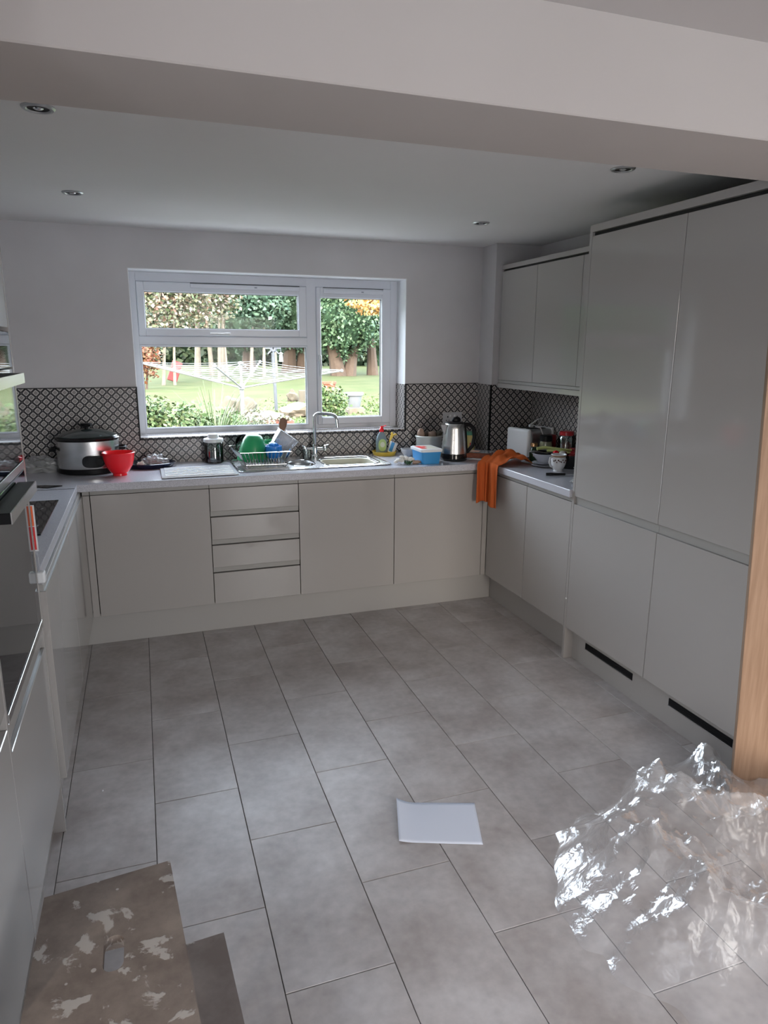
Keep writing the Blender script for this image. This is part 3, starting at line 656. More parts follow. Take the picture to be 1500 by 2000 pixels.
# ------------------------------------------------------------------ downlights
def downlight(x, y, label):
    t = thing('downlight', label, 'light', (x, y, CZ), 'recessed ceiling downlights')
    part('rim', MB().lathe([(0.030, -0.001), (0.034, -0.006), (0.041, -0.006), (0.046, -0.0015), (0.046, 0.0005), (0.030, 0.0005)], (x, y, CZ), 32), MT['satin'], t)
    part('baffle', MB().lathe([(0.030, -0.003), (0.024, -0.0015), (0.0, -0.001)], (x, y, CZ), 32), MT['black'], t)
    part('lamp', MB().lathe([(0, -0.006), (0.010, -0.0055), (0.014, -0.003), (0.014, -0.001)], (x, y, CZ), 20), MT['chrome'], t)
downlight(0.071, -2.045, 'ceiling downlight at the left beside the beam')
downlight(0.068, -0.868, 'ceiling downlight at the left nearer the window')
downlight(2.068, -2.045, 'ceiling downlight at the right beside the beam')
downlight(2.090, -0.826, 'ceiling downlight at the right nearer the window')

# ================================================================== things on the worktop
W = 0.9102
def boolcut(o, cutter):
    md = o.modifiers.new('cut', 'BOOLEAN'); md.object = cutter; md.operation = 'DIFFERENCE'; md.solver = 'EXACT'
    bpy.context.view_layer.update(); dg = bpy.context.evaluated_depsgraph_get()
    me = bpy.data.meshes.new_from_object(o.evaluated_get(dg)); o.modifiers.clear(); o.data = me
    bpy.data.objects.remove(cutter, do_unlink=True)
def rrect(x0, x1, y0, y1, r, n=8):
    out = []
    for cx_, cy_, a0 in ((x1-r, y1-r, 0), (x0+r, y1-r, PI/2), (x0+r, y0+r, PI), (x1-r, y0+r, 3*PI/2)):
        for i in range(n+1):
            a = a0+PI/2*i/n; out.append((cx_+r*math.cos(a), cy_+r*math.sin(a)))
    return out
def oval(cx_, cy_, rx, ry, n=40, p=2.0):
    out = []
    for i in range(n):
        a = 2*PI*i/n; c_, s_ = math.cos(a), math.sin(a)
        out.append((cx_+rx*math.copysign(abs(c_)**(2/p), c_), cy_+ry*math.copysign(abs(s_)**(2/p), s_)))
    return out
wt = [o for o in bpy.data.objects if o.name == 'worktop'][0]
hole = [rrect(1.305, 1.675, -0.455, -0.125, 0.08), oval(1.190, -0.29, 0.085, 0.125, 36, 2.3)]
for hl in hole:
    boolcut(wt, part('c', MB().prism(hl, 0.86, 0.93), None, origin=(0, 0, 0)))
for ob in list(bpy.data.objects):     # the sink cupboard is open above, for the bowls
    if ob.name.startswith('carcass') and ob.parent and ob.parent.get('label', '') == 'greige sink cupboard right of the drawers':
        me = bpy.data.meshes.new('carcass'); m_ = MB()
        m_.box(1.1045, 1.6872, -0.579, -0.02, ZB, 0.70)
        m_.bm.to_mesh(me); m_.bm.free(); me.materials.append(MT['carcass']); me.transform(Matrix.Translation(-wloc(ob.parent))); ob.data = me
# sink
sk = thing('sink', 'stainless steel inset sink with drainer, small round bowl and large bowl', 'sink', (1.24, -0.28, W))
def plate(outer, holes, z0, z1):
    t = bmesh.new(); es = []
    for lp in [outer]+holes:
        vs = [t.verts.new((a, b, z1)) for a, b in lp]
        for i in range(len(vs)): es.append(t.edges.new((vs[i], vs[(i+1) % len(vs)])))
    bmesh.ops.triangle_fill(t, use_beauty=True, edges=es)
    g = bmesh.ops.extrude_face_region(t, geom=list(t.faces))
    for v in g['geom']:
        if isinstance(v, bmesh.types.BMVert): v.co.z = z0
    bmesh.ops.recalc_face_normals(t, faces=t.faces)
    return MB().add(t)
h1 = rrect(1.315, 1.665, -0.445, -0.135, 0.075); h2 = oval(1.190, -0.29, 0.078, 0.118, 36, 2.3)
part('rim_plate', plate(rrect(0.785, 1.705, -0.515, -0.045, 0.03), [h1, h2], W, W+0.003), MT['steel'], sk)
mb = MB()
for lp, r in ((rrect(0.787, 1.703, -0.513, -0.047, 0.03), 0.004), (rrect(1.312, 1.668, -0.448, -0.132, 0.077), 0.0035), (oval(1.190, -0.29, 0.081, 0.121, 36, 2.3), 0.003)):
    mb.tube([(a, b, W+0.003) for a, b in lp], r, 8, closed=True)
part('raised_edge', mb, MT['chrome'], sk)
def bowl(loop, depth, name, mt):
    cx_ = sum(a for a, b in loop)/len(loop); cy_ = sum(b for a, b in loop)/len(loop); t = bmesh.new(); rings = []
    for k, z in ((1, 0.0), (0.985, -0.02), (0.93, -depth*0.8), (0.85, -depth), (0.2, -depth-0.003)):
        rings.append([t.verts.new((cx_+(a-cx_)*k, cy_+(b-cy_)*k, W+0.001+z)) for a, b in loop])
    for a, b in zip(rings, rings[1:]):
        for i in range(len(a)): t.faces.new((a[i], a[(i+1) % len(a)], b[(i+1) % len(a)], b[i]))
    t.faces.new(rings[-1]); mb = MB().add(t); mb.sm = True
    return solid(part(name, mb, mt, sk), 0.0012, -1)
bowl(h1, 0.13, 'main_bowl', MT['steel']); bowl(h2, 0.10, 'half_bowl', MT['satin'])
mb = MB()
for i in range(11): mb.box(0.83, 1.085, -0.46+i*0.036, -0.452+i*0.036, W+0.003, W+0.0055, 0.001)
part('drainer_ridges', mb, MT['steel'], sk)
mb = MB()
for i in range(8): mb.box(1.50+i*0.022, 1.508+i*0.022, -0.118, -0.062, W+0.003, W+0.005)
part('tap_ledge_ridges', mb, MT['steel'], sk)
# cream washing-up basin sitting in the main bowl
def basin(lp, z0, z1, k0, mt, name, label, cat):
    cx_ = sum(a for a, b in lp)/len(lp); cy_ = sum(b for a, b in lp)/len(lp); t = bmesh.new(); rings = []
    for k, z in ((1.0, z1), (0.97, z1-0.004), (k0, z0), (0.2, z0)):
        rings.append([t.verts.new((cx_+(a-cx_)*k, cy_+(b-cy_)*k, z)) for a, b in lp])
    for a, b in zip(rings, rings[1:]):
        for i in range(len(a)): t.faces.new((a[i], a[(i+1) % len(a)], b[(i+1) % len(a)], b[i]))
    t.faces.new(rings[-1]); mb = MB().add(t); mb.sm = True
    o = solid(part(name, mb, mt, None, origin=(cx_, cy_, z0)), 0.003, 1); tag(o, label, cat); return o
basin(rrect(1.328, 1.652, -0.432, -0.15, 0.07), 0.79, 0.9065, 0.86, MT['cream'], 'washing_basin', 'cream washing basin inside the large sink bowl', 'basin')
# tap
tp = thing('tap', 'chrome swan neck kitchen tap with two lever handles', 'tap', (1.325, -0.088, W+0.003))
part('body', MB().lathe([(0.026, 0), (0.026, 0.012), (0.019, 0.02), (0.018, 0.075), (0.014, 0.085), (0, 0.085)], (1.325, -0.088, W+0.003), 24), MT['chrome'], tp)
sp = [(1.325, -0.088, 0.995), (1.325, -0.088, 1.165)]
for i in range(1, 7):
    a = PI/2*i/6; sp.append((1.325+0.03*(1-math.cos(a)), -0.088-0.018*(1-math.cos(a)), 1.165+0.03*math.sin(a)))
sp += [(1.37, -0.12, 1.196), (1.41, -0.152, 1.194)]
for i in range(1, 6):
    a = PI/2*i/5; sp.append((1.41+0.036*math.sin(a), -0.152-0.028*math.sin(a), 1.194-0.03*(1-math.cos(a))))
sp += [(1.4485, -0.183, 1.14), (1.450, -0.184, 1.112)]
part('spout', MB().tube(sp, 0.0105, 14), MT['chrome'], tp)
for s_ in (-1, 1):
    part('valve_arm', MB().tube([(1.325, -0.088, 0.967), (1.325+s_*0.062, -0.088, 0.967)], 0.011, 12).lathe([(0.015, -0.012), (0.017, 0.0), (0.015, 0.016), (0, 0.017)], (1.325+s_*0.066, -0.088, 0.967), 18), MT['chrome'], tp)
    part('lever', MB().tube([(1.325+s_*0.066, -0.088, 0.986), (1.325+s_*0.085, -0.118, 0.995)], [0.006, 0.004], 8), MT['chrome'], tp)

# slow cooker
c = (-0.012, -0.215); k = thing('slow_cooker', 'oval steel and black slow cooker with glass lid in the left corner', 'cooker', (c[0], c[1], W))
def ovalring(prof, rx, ry, n=48):
    return MB().lathe([(r, z) for r, z in prof], (c[0], c[1], W), n, rx, ry)
part('base', ovalring([(0, 0), (0.93, 0.0), (0.99, 0.006), (1.0, 0.028), (0.97, 0.032), (0, 0.032)], 0.166, 0.130), MT['black'], k)
part('shell', ovalring([(0.97, 0.032), (0.985, 0.05), (0.985, 0.182), (0.95, 0.187), (0, 0.187)], 0.166, 0.130), MT['steel'], k)
part('rim', ovalring([(0.95, 0.186), (1.01, 0.188), (1.03, 0.195), (1.01, 0.202), (0.9, 0.204), (0, 0.204)], 0.166, 0.130), MT['blackgloss'], k)
lid = part('lid', ovalring([(0.97, 0.204), (0.96, 0.209), (0.8, 0.222), (0.5, 0.237), (0.2, 0.244), (0, 0.245)], 0.166, 0.130), mat('smoked_glass_lid', (0.035, 0.045, 0.045), 0.05, coat=0.5), k)
part('knob', MB().lathe([(0.012, 0.244), (0.012, 0.252), (0.03, 0.258), (0.033, 0.268), (0.028, 0.274), (0, 0.275)], (c[0], c[1], W), 24), MT['black'], lid)
for s_ in (-1, 1):
    x0 = c[0]+s_*0.163
    part('side_handle', MB().tube([(x0, c[1]-0.05, W+0.135), (x0+s_*0.028, c[1]-0.045, W+0.135), (x0+s_*0.034, c[1], W+0.135), (x0+s_*0.028, c[1]+0.045, W+0.135), (x0, c[1]+0.05, W+0.135)], 0.009, 8), MT['black'], k)
dx = c[0]+0.030
ctl = part('control_panel', MB().prism([(a, b) for a, b in oval(dx, W+0.075, 0.058, 0.034, 36, 2.8)], -0.352, -0.335, axis='y'), MT['blackgloss'], k)
part('dial', MB().prism([(a, b) for a, b in oval(dx+0.030, W+0.075, 0.019, 0.019, 24)], -0.364, -0.3525, axis='y'), MT['black'], ctl)

# red bowl
o = part('mixing_bowl', MB().lathe([(0, 0.004), (0.030, 0.004), (0.034, 0), (0.037, 0), (0.036, 0.012), (0.050, 0.022), (0.070, 0.055), (0.080, 0.095), (0.084, 0.124), (0.087, 0.127), (0.084, 0.129), (0.078, 0.122), (0.074, 0.095), (0.064, 0.057), (0.046, 0.028), (0.03, 0.018), (0, 0.016)], (0, 0, 0), 48), MT['red'], origin=(0, 0, 0))
o.location = (0.150, -0.385, W); tag(o, 'bright red plastic bowl in front of the slow cooker', 'bowl')
# tray with bags
t = part('serving_tray', MB().lathe([(0, 0), (0.86, 0), (0.98, 0.022), (1.0, 0.028), (0.97, 0.029), (0.84, 0.008), (0, 0.006)], (0.315, -0.145, W), 40, 0.145, 0.115), mat('navy_enamel', (0.008, 0.010, 0.028), 0.12), origin=(0.315, -0.145, W)); tag(t, 'dark navy oval tray behind the red bowl', 'tray')
def crumple(name, cx_, cy_, z0, rx, ry, h, seed, mt, label, cat, sub=4, amp=0.5, flat=True):
    t = bmesh.new(); bmesh.ops.create_icosphere(t, subdivisions=sub, radius=1)
    for v in t.verts:
        n1 = noise.noise(v.co*2.2+Vector((seed, 0, 0))); n2 = abs(noise.noise(v.co*5.5+Vector((0, seed, 0))))
        kk = 1+amp*n1-amp*0.6*n2
        z = v.co.z*kk
        if flat: z = max(z, -0.30)
        v.co = Vector((v.co.x*rx*kk, v.co.y*ry*kk, (z+0.30)*h/1.3 if flat else z*h))
    mb = MB().add(t); mb.sm = True
    o = part(name, mb, mt, None, origin=(0, 0, 0), ang=25); o.location = (cx_, cy_, z0); tag(o, label, cat); return o
crumple('food_bag', 0.335, -0.15, W+0.008, 0.075, 0.05, 0.065, 3.3, MT['bag'], 'crinkled clear food bag on the dark oval tray', 'bag')
crumple('food', 0.345, -0.165, W+0.0085, 0.042, 0.028, 0.032, 5.1, mat('pink_food', (0.55, 0.20, 0.18), 0.5), 'pink food showing through the clear bag on the tray', 'food', 3, 0.3)
crumple('paper_scrap', 0.265, -0.185, W+0.008, 0.028, 0.022, 0.035, 8.1, MT['towelwhite'], 'crumpled white wrapper at the left end of the oval tray', 'wrapper', 3)
crumple('grey_bag', -0.275, -0.13, W, 0.115, 0.055, 0.085, 6.2, MT['softbag'], 'flattened grey translucent bag left of the slow cooker', 'bag')
# jar with dark contents
j = thing('storage_jar', 'glass jar half full of dark contents with a white lid left of the dish rack', 'jar', (0.690, -0.085, W))
J = (0.690, -0.085, W)
part('glass_body', MB().lathe([(0, 0.001), (0.052, 0.001), (0.057, 0.006), (0.057, 0.118), (0.052, 0.128), (0.050, 0.128), (0.054, 0.117), (0.054, 0.008), (0, 0.005)], J, 32), MT['clearglass'], j)
part('contents', MB().lathe([(0, 0.006), (0.0535, 0.008), (0.0535, 0.070), (0, 0.070)], J, 32), MT['darkliquid'], j)
part('lid', MB().lathe([(0.055, 0.126), (0.059, 0.128), (0.060, 0.141), (0.057, 0.148), (0.042, 0.152), (0.034, 0.154), (0.033, 0.172), (0.030, 0.176), (0, 0.176)], J, 32), MT['white'], j)
# glass board
gb = part('glass_board', B(0.365, 0.775, -0.585, -0.275, W+0.003, W+0.009, 0.002, 2).box(0.38, 0.39, -0.57, -0.56, W, W+0.003).box(0.75, 0.76, -0.57, -0.56, W, W+0.003).box(0.38, 0.39, -0.30, -0.29, W, W+0.003).box(0.75, 0.76, -0.30, -0.29, W, W+0.003), MT['glassboard'], origin=(0.57, -0.43, W))
tag(gb, 'glossy glass board left of the sink, whitened and ribbed for window glare', 'board')
mb = MB()
for i in range(7): mb.tube([(0.385, -0.56+i*0.043, W+0.0085), (0.755, -0.56+i*0.043, W+0.0085)], 0.006, 10)
part('streak_ribs', mb, MT['glassboard'], gb)  # ribs added to catch the window as bright streaks
o = part('black_patch', MB().prism([(-0.12, -0.635), (-0.20, -0.60), (-0.285, -0.585), (-0.30, -0.62), (-0.27, -0.665), (-0.23, -0.64), (-0.185, -0.675), (-0.15, -0.655)], W, W+0.004), MT['blackgloss'], origin=(-0.2, -0.62, W)); tag(o, 'flat ragged black patch on the left corner of the worktop', 'flat_patch')  # thin black shape with a ragged outline

# ---- dish rack
RZ = W+0.006
rk = thing('dish_rack', 'chrome wire dish rack standing on the steel drainer', 'rack', (0.96, -0.28, W))
mb = MB(); bt = [(0.835, -0.43), (1.07, -0.43), (1.10, -0.15), (0.835, -0.15)]; tpc = [(0.802, -0.462), (1.095, -0.462), (1.155, -0.12), (0.775, -0.12)]
zb_, zt_ = RZ+0.02, 1.013
def lerp(a, b, t): return tuple(a[i]+(b[i]-a[i])*t for i in range(len(a)))
mb.tube([(x, y, zt_) for x, y in tpc], 0.0032, 8, closed=True); mb.tube([(x, y, zb_) for x, y in bt], 0.0028, 8, closed=True)
part('rim_wire', mb, MT['chrome'], rk)
mb = MB()
for e in range(4):
    n = 13 if e % 2 == 0 else 12
    for i in range(n+1):
        a = lerp(bt[e], bt[(e+1) % 4], i/n); b = lerp(tpc[e], tpc[(e+1) % 4], i/n)
        mb.tube([(a[0], a[1], zb_), (b[0], b[1], zt_)], 0.0021, 5)
for i in range(1, 16):
    a = lerp(bt[0], bt[1], i/16); b = lerp(bt[3], bt[2], i/16)
    pts = []
    for q in range(13): 
        m_ = lerp(a, b, q/12); pts.append((m_[0], m_[1], zb_+(0.028 if q % 2 else 0.0)))
    mb.tube(pts, 0.0015, 5)
part('basket_wires', mb, MT['chrome'], rk)
for x, y in ((0.85, -0.42), (1.06, -0.42), (1.085, -0.16), (0.85, -0.16)):
    mb = MB()
    mb.tube([(x-0.012, y, zb_), (x-0.006, y, RZ), (x+0.006, y, RZ), (x+0.012, y, zb_)], 0.0028, 6)
    part('foot', mb, MT['chrome'], rk)
# green colander upside-down and lower green bowl
gp = [(0.0, 0.150), (0.030, 0.149), (0.045, 0.142), (0.060, 0.118), (0.078, 0.065), (0.088, 0.012), (0.093, 0.0), (0.090, -0.001), (0.085, 0.010), (0.074, 0.064), (0.056, 0.114), (0.042, 0.137), (0, 0.144)]
o = part('green_bowl', MB().lathe(gp, (0, 0, 0), 40), MT['green'], origin=(0, 0, 0)); o.location = (0.895, -0.295, 0.952); o.rotation_euler = (0.10, 0.06, 0)
tag(o, 'deep green plastic bowl upside down in the dish rack', 'bowl')
o = part('green_tray', MB().lathe([(0, 0.0), (0.07, 0.0), (0.094, 0.030), (0.097, 0.031), (0.094, 0.028), (0.072, -0.004), (0, -0.004)], (0, 0, 0), 36, rib=(0.015, 18)), MT['green'], origin=(0, 0, 0)); o.location = (0.905, -0.31, zb_+0.032); o.rotation_euler = (0.0, 0.0, 0)
tag(o, 'shallow ribbed green dish under the upturned green bowl', 'dish')
o = part('glass_bowl', MB().lathe([(0, 0.0), (0.03, 0.0), (0.055, 0.03), (0.065, 0.075), (0.062, 0.075), (0.052, 0.032), (0.028, 0.004), (0, 0.004)], (0, 0, 0), 32), MT['clearglass'], origin=(0, 0, 0)); o.location = (0.845, -0.17, 1.00); o.rotation_euler = (1.1, 0.0, 0.3)
tag(o, 'clear glass bowl tilted in the rack left of the green bowl', 'bowl')
# blue pulp basket / strainer
bl = thing('blue_strainer', 'small bright blue plastic strainer in the dish rack', 'strainer', (1.008, -0.375, zb_+0.03))
part('cup', MB().lathe([(0, 0.0), (0.034, 0.0), (0.046, 0.012), (0.050, 0.045), (0.048, 0.07), (0.044, 0.07), (0.046, 0.045), (0.042, 0.015), (0, 0.005)], (1.008, -0.375, zb_+0.031), 28, rib=(0.035, 9)), MT['blue'], bl)
part('dome', MB().ico((1.008, -0.372, zb_+0.094), 0.034, 0.034, 0.028, 3, 0.4, 8, 2), MT['blue'], bl)
part('strap', MB().tube([(0.962, -0.40, zb_+0.06), (0.99, -0.425, zb_+0.085), (1.03, -0.425, zb_+0.08), (1.055, -0.395, zb_+0.055)], 0.004, 8), MT['blue'], bl)
# clear plastic tub tilted
t = bmesh.new(); rings = []
for kx, ky, z in ((0.055, 0.035, 0.0), (0.062, 0.042, 0.085), (0.068, 0.048, 0.155), (0.073, 0.053, 0.158)):
    rings.append([t.verts.new((a, b, z)) for a, b in rrect(-kx, kx, -ky, ky, 0.015, 4)])
for a, b in zip(rings, rings[1:]):
    for i in range(len(a)): t.faces.new((a[i], a[(i+1) % len(a)], b[(i+1) % len(a)], b[i]))
t.faces.new(rings[0][::-1]); mb = MB().add(t); mb.sm = True
o = solid(part('plastic_tub', mb, MT['clearplastic'], origin=(0, 0, 0)), 0.0015); o.location = (1.03, -0.25, 0.957); o.rotation_euler = (0.12, 0.62, 0.1)
tag(o, 'cloudy clear plastic tub leaning in the dish rack', 'tub')
# green mug + cutlery holder + spatula + utensils behind
m_ = thing('green_cup', 'green ridged cup standing behind the dish rack', 'cup', (1.030, -0.092, W+0.0035))
part('cup', MB().lathe([(0, 0), (0.030, 0), (0.034, 0.125), (0.031, 0.125), (0.028, 0.006), (0, 0.004)], (1.036, -0.092, W+0.0035), 28), MT['green'], m_)
part('handle', MB().tube([(1.006, -0.092, W+0.11), (0.982, -0.092, W+0.105), (0.976, -0.092, W+0.07), (0.985, -0.092, W+0.04), (1.008, -0.092, W+0.032)], 0.005, 8), MT['green'], m_)
ch = (1.115, -0.088, W+0.0035)
ct = part('cutlery_holder', MB().lathe([(0, 0), (0.036, 0), (0.038, 0.125), (0.040, 0.128), (0.036, 0.128), (0.034, 0.006), (0, 0.004)], ch, 28), MT['satin'], origin=ch)
tag(ct, 'round steel cutlery holder behind the dish rack', 'holder')
sp_ = thing('wooden_spatula', 'dark wooden spatula standing upright in the steel cutlery holder', 'spatula', (1.112, -0.09, W+0.01))
part('handle', MB().tube([(1.100, -0.09, W+0.009), (1.108, -0.088, 1.06), (1.114, -0.088, 1.09)], [0.006, 0.006, 0.008], 8), MT['wooddark'], sp_)
part('blade', MB().prism([(1.104, 1.075), (1.098, 1.11), (1.097, 1.14), (1.106, 1.168), (1.122, 1.176), (1.140, 1.166), (1.150, 1.148), (1.142, 1.115), (1.124, 1.08)], -0.093, -0.085, axis='y'), MT['wooddark'], sp_)
for x, lab in ((1.092, 'left of'), (1.135, 'right of')):
    u_ = part('utensil', MB().tube([(x, -0.075, W+0.009), (x, -0.074, 1.075), (x+0.006, -0.074, 1.098), (x+0.014, -0.074, 1.088), (x+0.015, -0.074, 1.05)], 0.0028, 7), MT['steel'], origin=(x, -0.075, W+0.009))
    tag(u_, 'looped steel utensil handle just %s the wooden spatula' % lab, 'utensil')
# small glass and white cup in sink area
o = part('drinking_glass', MB().lathe([(0, 0), (0.026, 0), (0.030, 0.058), (0.028, 0.058), (0.025, 0.005), (0, 0.004)], (0, 0, 0), 28), MT['clearglass'], origin=(0, 0, 0)); o.location = (1.257, -0.155, W+0.003); tag(o, 'small clear tumbler beside the round sink bowl', 'glass')
o = part('white_cup', MB().lathe([(0, 0), (0.024, 0), (0.034, 0.02), (0.040, 0.07), (0.037, 0.07), (0.031, 0.022), (0, 0.005)], (0, 0, 0), 28), MT['ceramic'], origin=(0, 0, 0)); o.location = (1.205, -0.35, 0.852); o.rotation_euler = (0.5, 0.9, 0); tag(o, 'white cup tipped over in the round sink bowl', 'cup')

# ---- washing up corner
o = part('yellow_dish', MB().lathe([(0, 0), (0.072, 0), (0.080, 0.022), (0.083, 0.026), (0.079, 0.026), (0.071, 0.005), (0, 0.004)], (0, 0, 0), 36), MT['yellow'], origin=(0, 0, 0)); o.location = (1.795, -0.098, W); tag(o, 'round yellow dish under the washing up bottle', 'dish')
b_ = thing('washing_up_bottle', 'clear washing up liquid bottle with red cap and green label', 'bottle', (1.778, -0.092, W+0.005))
bc = (1.778, -0.092, W+0.005)
part('body', MB().lathe([(0, 0), (0.036, 0.0), (0.040, 0.010), (0.037, 0.055), (0.039, 0.090), (0.030, 0.122), (0.017, 0.142), (0.013, 0.150), (0.0, 0.150)], bc, 30, 1, 0.62), mat('pale_aqua_liquid', (0.30, 0.40, 0.45), 0.08, trans=0.35), b_)
part('label', MB().prism(oval(bc[0]-0.002, bc[2]+0.062, 0.027, 0.040, 30, 2.4), bc[1]-0.0275, bc[1]-0.0235, axis='y'), mat('pale_green_label', (0.38, 0.52, 0.20), 0.4), b_)
part('label_print', MB().prism(oval(bc[0]-0.002, bc[2]+0.066, 0.016, 0.018, 20), bc[1]-0.0285, bc[1]-0.0276, axis='y'), MT['label'], b_)
cp = part('cap', MB().lathe([(0.014, 0.148), (0.015, 0.166), (0.010, 0.172), (0.006, 0.186), (0, 0.187)], bc, 20), MT['red'], b_)
part('spout', MB().tube([(bc[0], bc[1], bc[2]+0.180), (bc[0]+0.030, bc[1]-0.004, bc[2]+0.190)], [0.004, 0.003], 8), MT['red'], cp)
br = part('scrub_brush', MB().tube([(1.842, -0.075, W+0.008), (1.845, -0.072, 1.0), (1.862, -0.07, 1.035), (1.858, -0.07, 1.055)], [0.006, 0.006, 0.011, 0.006], 9).tube([(1.855, -0.07, 1.03), (1.885, -0.072, 1.043), (1.893, -0.074, 1.036)], [0.008, 0.005, 0.003], 8), MT['yellow'], origin=(1.842, -0.075, W+0.008)); tag(br, 'yellow scrubbing brush standing right of the washing up bottle', 'brush')
sg = thing('sponge_packet', 'blue and white sponge packet leaning right of the washing up bottle', 'packet', (1.848, -0.11, W+0.006))
R_ = Matrix.Rotation(0.38, 3, 'Y')
part('packet', MB().box(1.822, 1.872, -0.125, -0.100, W+0.012, W+0.085, 0.004, 2, R_), MT['white'], sg)
part('print', MB().box(1.826, 1.850, -0.1262, -0.1255, W+0.020, W+0.082, 0, 1, R_, (1.847, -0.1125, W+0.0485)), MT['tubblue'], sg)
o = part('white_bowl', MB().lathe([(0, 0), (0.025, 0), (0.043, 0.025), (0.050, 0.050), (0.047, 0.050), (0.040, 0.027), (0, 0.005)], (0, 0, 0), 32), MT['ceramic'], origin=(0, 0, 0)); o.location = (1.925, -0.205, W); tag(o, 'small white bowl behind the blue tub', 'bowl')
# vegetable trimmings: white crumple with dark green leaves
v_ = thing('vegetable_trimmings', 'heap of white florets and dark green leaves at the front edge right of the sink', 'vegetable', (1.80, -0.50, W))
mb = MB(); rd = random.Random(4)
for i in range(22):
    a = rd.random()*6.28; r_ = rd.random()**0.6
    mb.ico((1.79+0.065*r_*math.cos(a), -0.485+0.035*r_*math.sin(a), W+0.014+0.022*(1-r_)+rd.random()*0.012), 0.013, 0.012, 0.011, 2, 0.5, 9, i)
part('florets', mb, MT['towelwhite'], v_)
mb = MB()
for i in range(9):
    a = rd.uniform(0, 6.28); L = rd.uniform(0.035, 0.06); x = 1.80+0.05*math.cos(a); y = -0.50+0.028*math.sin(a)
    mb.grid(lambda u, v, x=x, y=y, a=a, L=L, i=i: Vector((x+L*(u-0.5)*math.cos(a)-0.022*(v-0.5)*math.sin(a)*math.sin(PI*(0.12+0.8*u)), y+0.6*(L*(u-0.5)*math.sin(a)+0.022*(v-0.5)*math.cos(a)*math.sin(PI*(0.12+0.8*u))), W+0.003+0.016*math.sin(PI*u)+0.005*math.sin(9*v+i))), 7, 5)
solid(part('leaves', mb, mat('dark_green_leaf', (0.03, 0.09, 0.035), 0.45), v_), 0.001)
part('stalk', MB().tube([(1.835, -0.515, W+0.012), (1.868, -0.525, W+0.013), (1.885, -0.515, W+0.011)], [0.012, 0.012, 0.008], 10), MT['potato'], v_)

# blue tub
tb = thing('ice_cream_tub', 'blue rectangular plastic tub with a white printed lid', 'tub', (1.945, -0.47, W))
def loft(rings_, cap0=True, cap1=True):
    t = bmesh.new(); R2 = [[t.verts.new(p) for p in r] for r in rings_]
    for a, b in zip(R2, R2[1:]):
        for i in range(len(a)): t.faces.new((a[i], a[(i+1) % len(a)], b[(i+1) % len(a)], b[i]))
    if cap0: t.faces.new(R2[0][::-1])
    if cap1: t.faces.new(R2[-1])
    bmesh.ops.recalc_face_normals(t, faces=t.faces); m = MB().add(t); m.sm = True; return m
def rr3(x0, x1, y0, y1, r, z): return [(a, b, z) for a, b in rrect(x0, x1, y0, y1, r, 4)]
part('body', loft([rr3(1.888, 2.002, -0.550, -0.385, 0.012, W), rr3(1.880, 2.010, -0.558, -0.377, 0.014, W+0.075)]), MT['tubblue'], tb)
part('lid', loft([rr3(1.874, 2.016, -0.564, -0.371, 0.015, W+0.0755), rr3(1.872, 2.018, -0.566, -0.369, 0.015, W+0.090), rr3(1.878, 2.012, -0.560, -0.375, 0.013, W+0.093)]), MT['white'], tb)
part('lid_print', B(1.888, 2.002, -0.540, -0.395, W+0.0932, W+0.0937), MT['cream'], tb)
part('lid_print', B(1.890, 1.925, -0.530, -0.405, W+0.0939, W+0.0943).box(1.930, 1.95, -0.47, -0.42, W+0.0939, W+0.0943), MT['redprint'], tb, label='red printed patch')
# crock with potatoes
o = part('crock', MB().lathe([(0, 0), (0.078, 0), (0.082, 0.01), (0.086, 0.11), (0.092, 0.118), (0.088, 0.124), (0.083, 0.118), (0.078, 0.012), (0, 0.008)], (0, 0, 0), 40, 1.03, 0.9), mat('pale_grey_crock', (0.50, 0.52, 0.49), 0.3), origin=(0, 0, 0)); o.location = (2.105, -0.125, W); tag(o, 'pale grey crock behind the blue tub', 'crock')
for i, (x, y, z, rx, rz, mt_, lab) in enumerate(((2.045, -0.13, 1.047, 0.024, 0.036, 'potato', 'brown potato standing at the left of the pale grey crock'), (2.085, -0.11, 1.035, 0.020, 0.022, 'bark', 'dark small root in the pale grey crock'), (2.125, -0.125, 1.035, 0.030, 0.025, 'potato', 'round brown onion in the middle of the pale grey crock'), (2.172, -0.13, 1.035, 0.020, 0.030, 'stonecream', 'pale knobbly root at the right of the pale grey crock'))):
    o = part('root_vegetable', MB().ico((0, 0, 0), rx, 0.025, rz, 3, 0.25, 4, i), MT[mt_], origin=(0, 0, 0)); o.location = (x, y, z); tag(o, lab, 'vegetable')
mb = MB()
for i, y in enumerate((-0.11, -0.13, -0.145)): mb.ico((2.10+0.03*(i-1), y, 0.985+0.004*i), 0.045, 0.036, 0.026, 2, 0.2, 4, i)
o = part('crock_filling', mb, MT['potato'], origin=(2.1, -0.125, 0.95)); tag(o, 'potatoes low inside the pale grey crock', 'vegetable', kind='stuff')
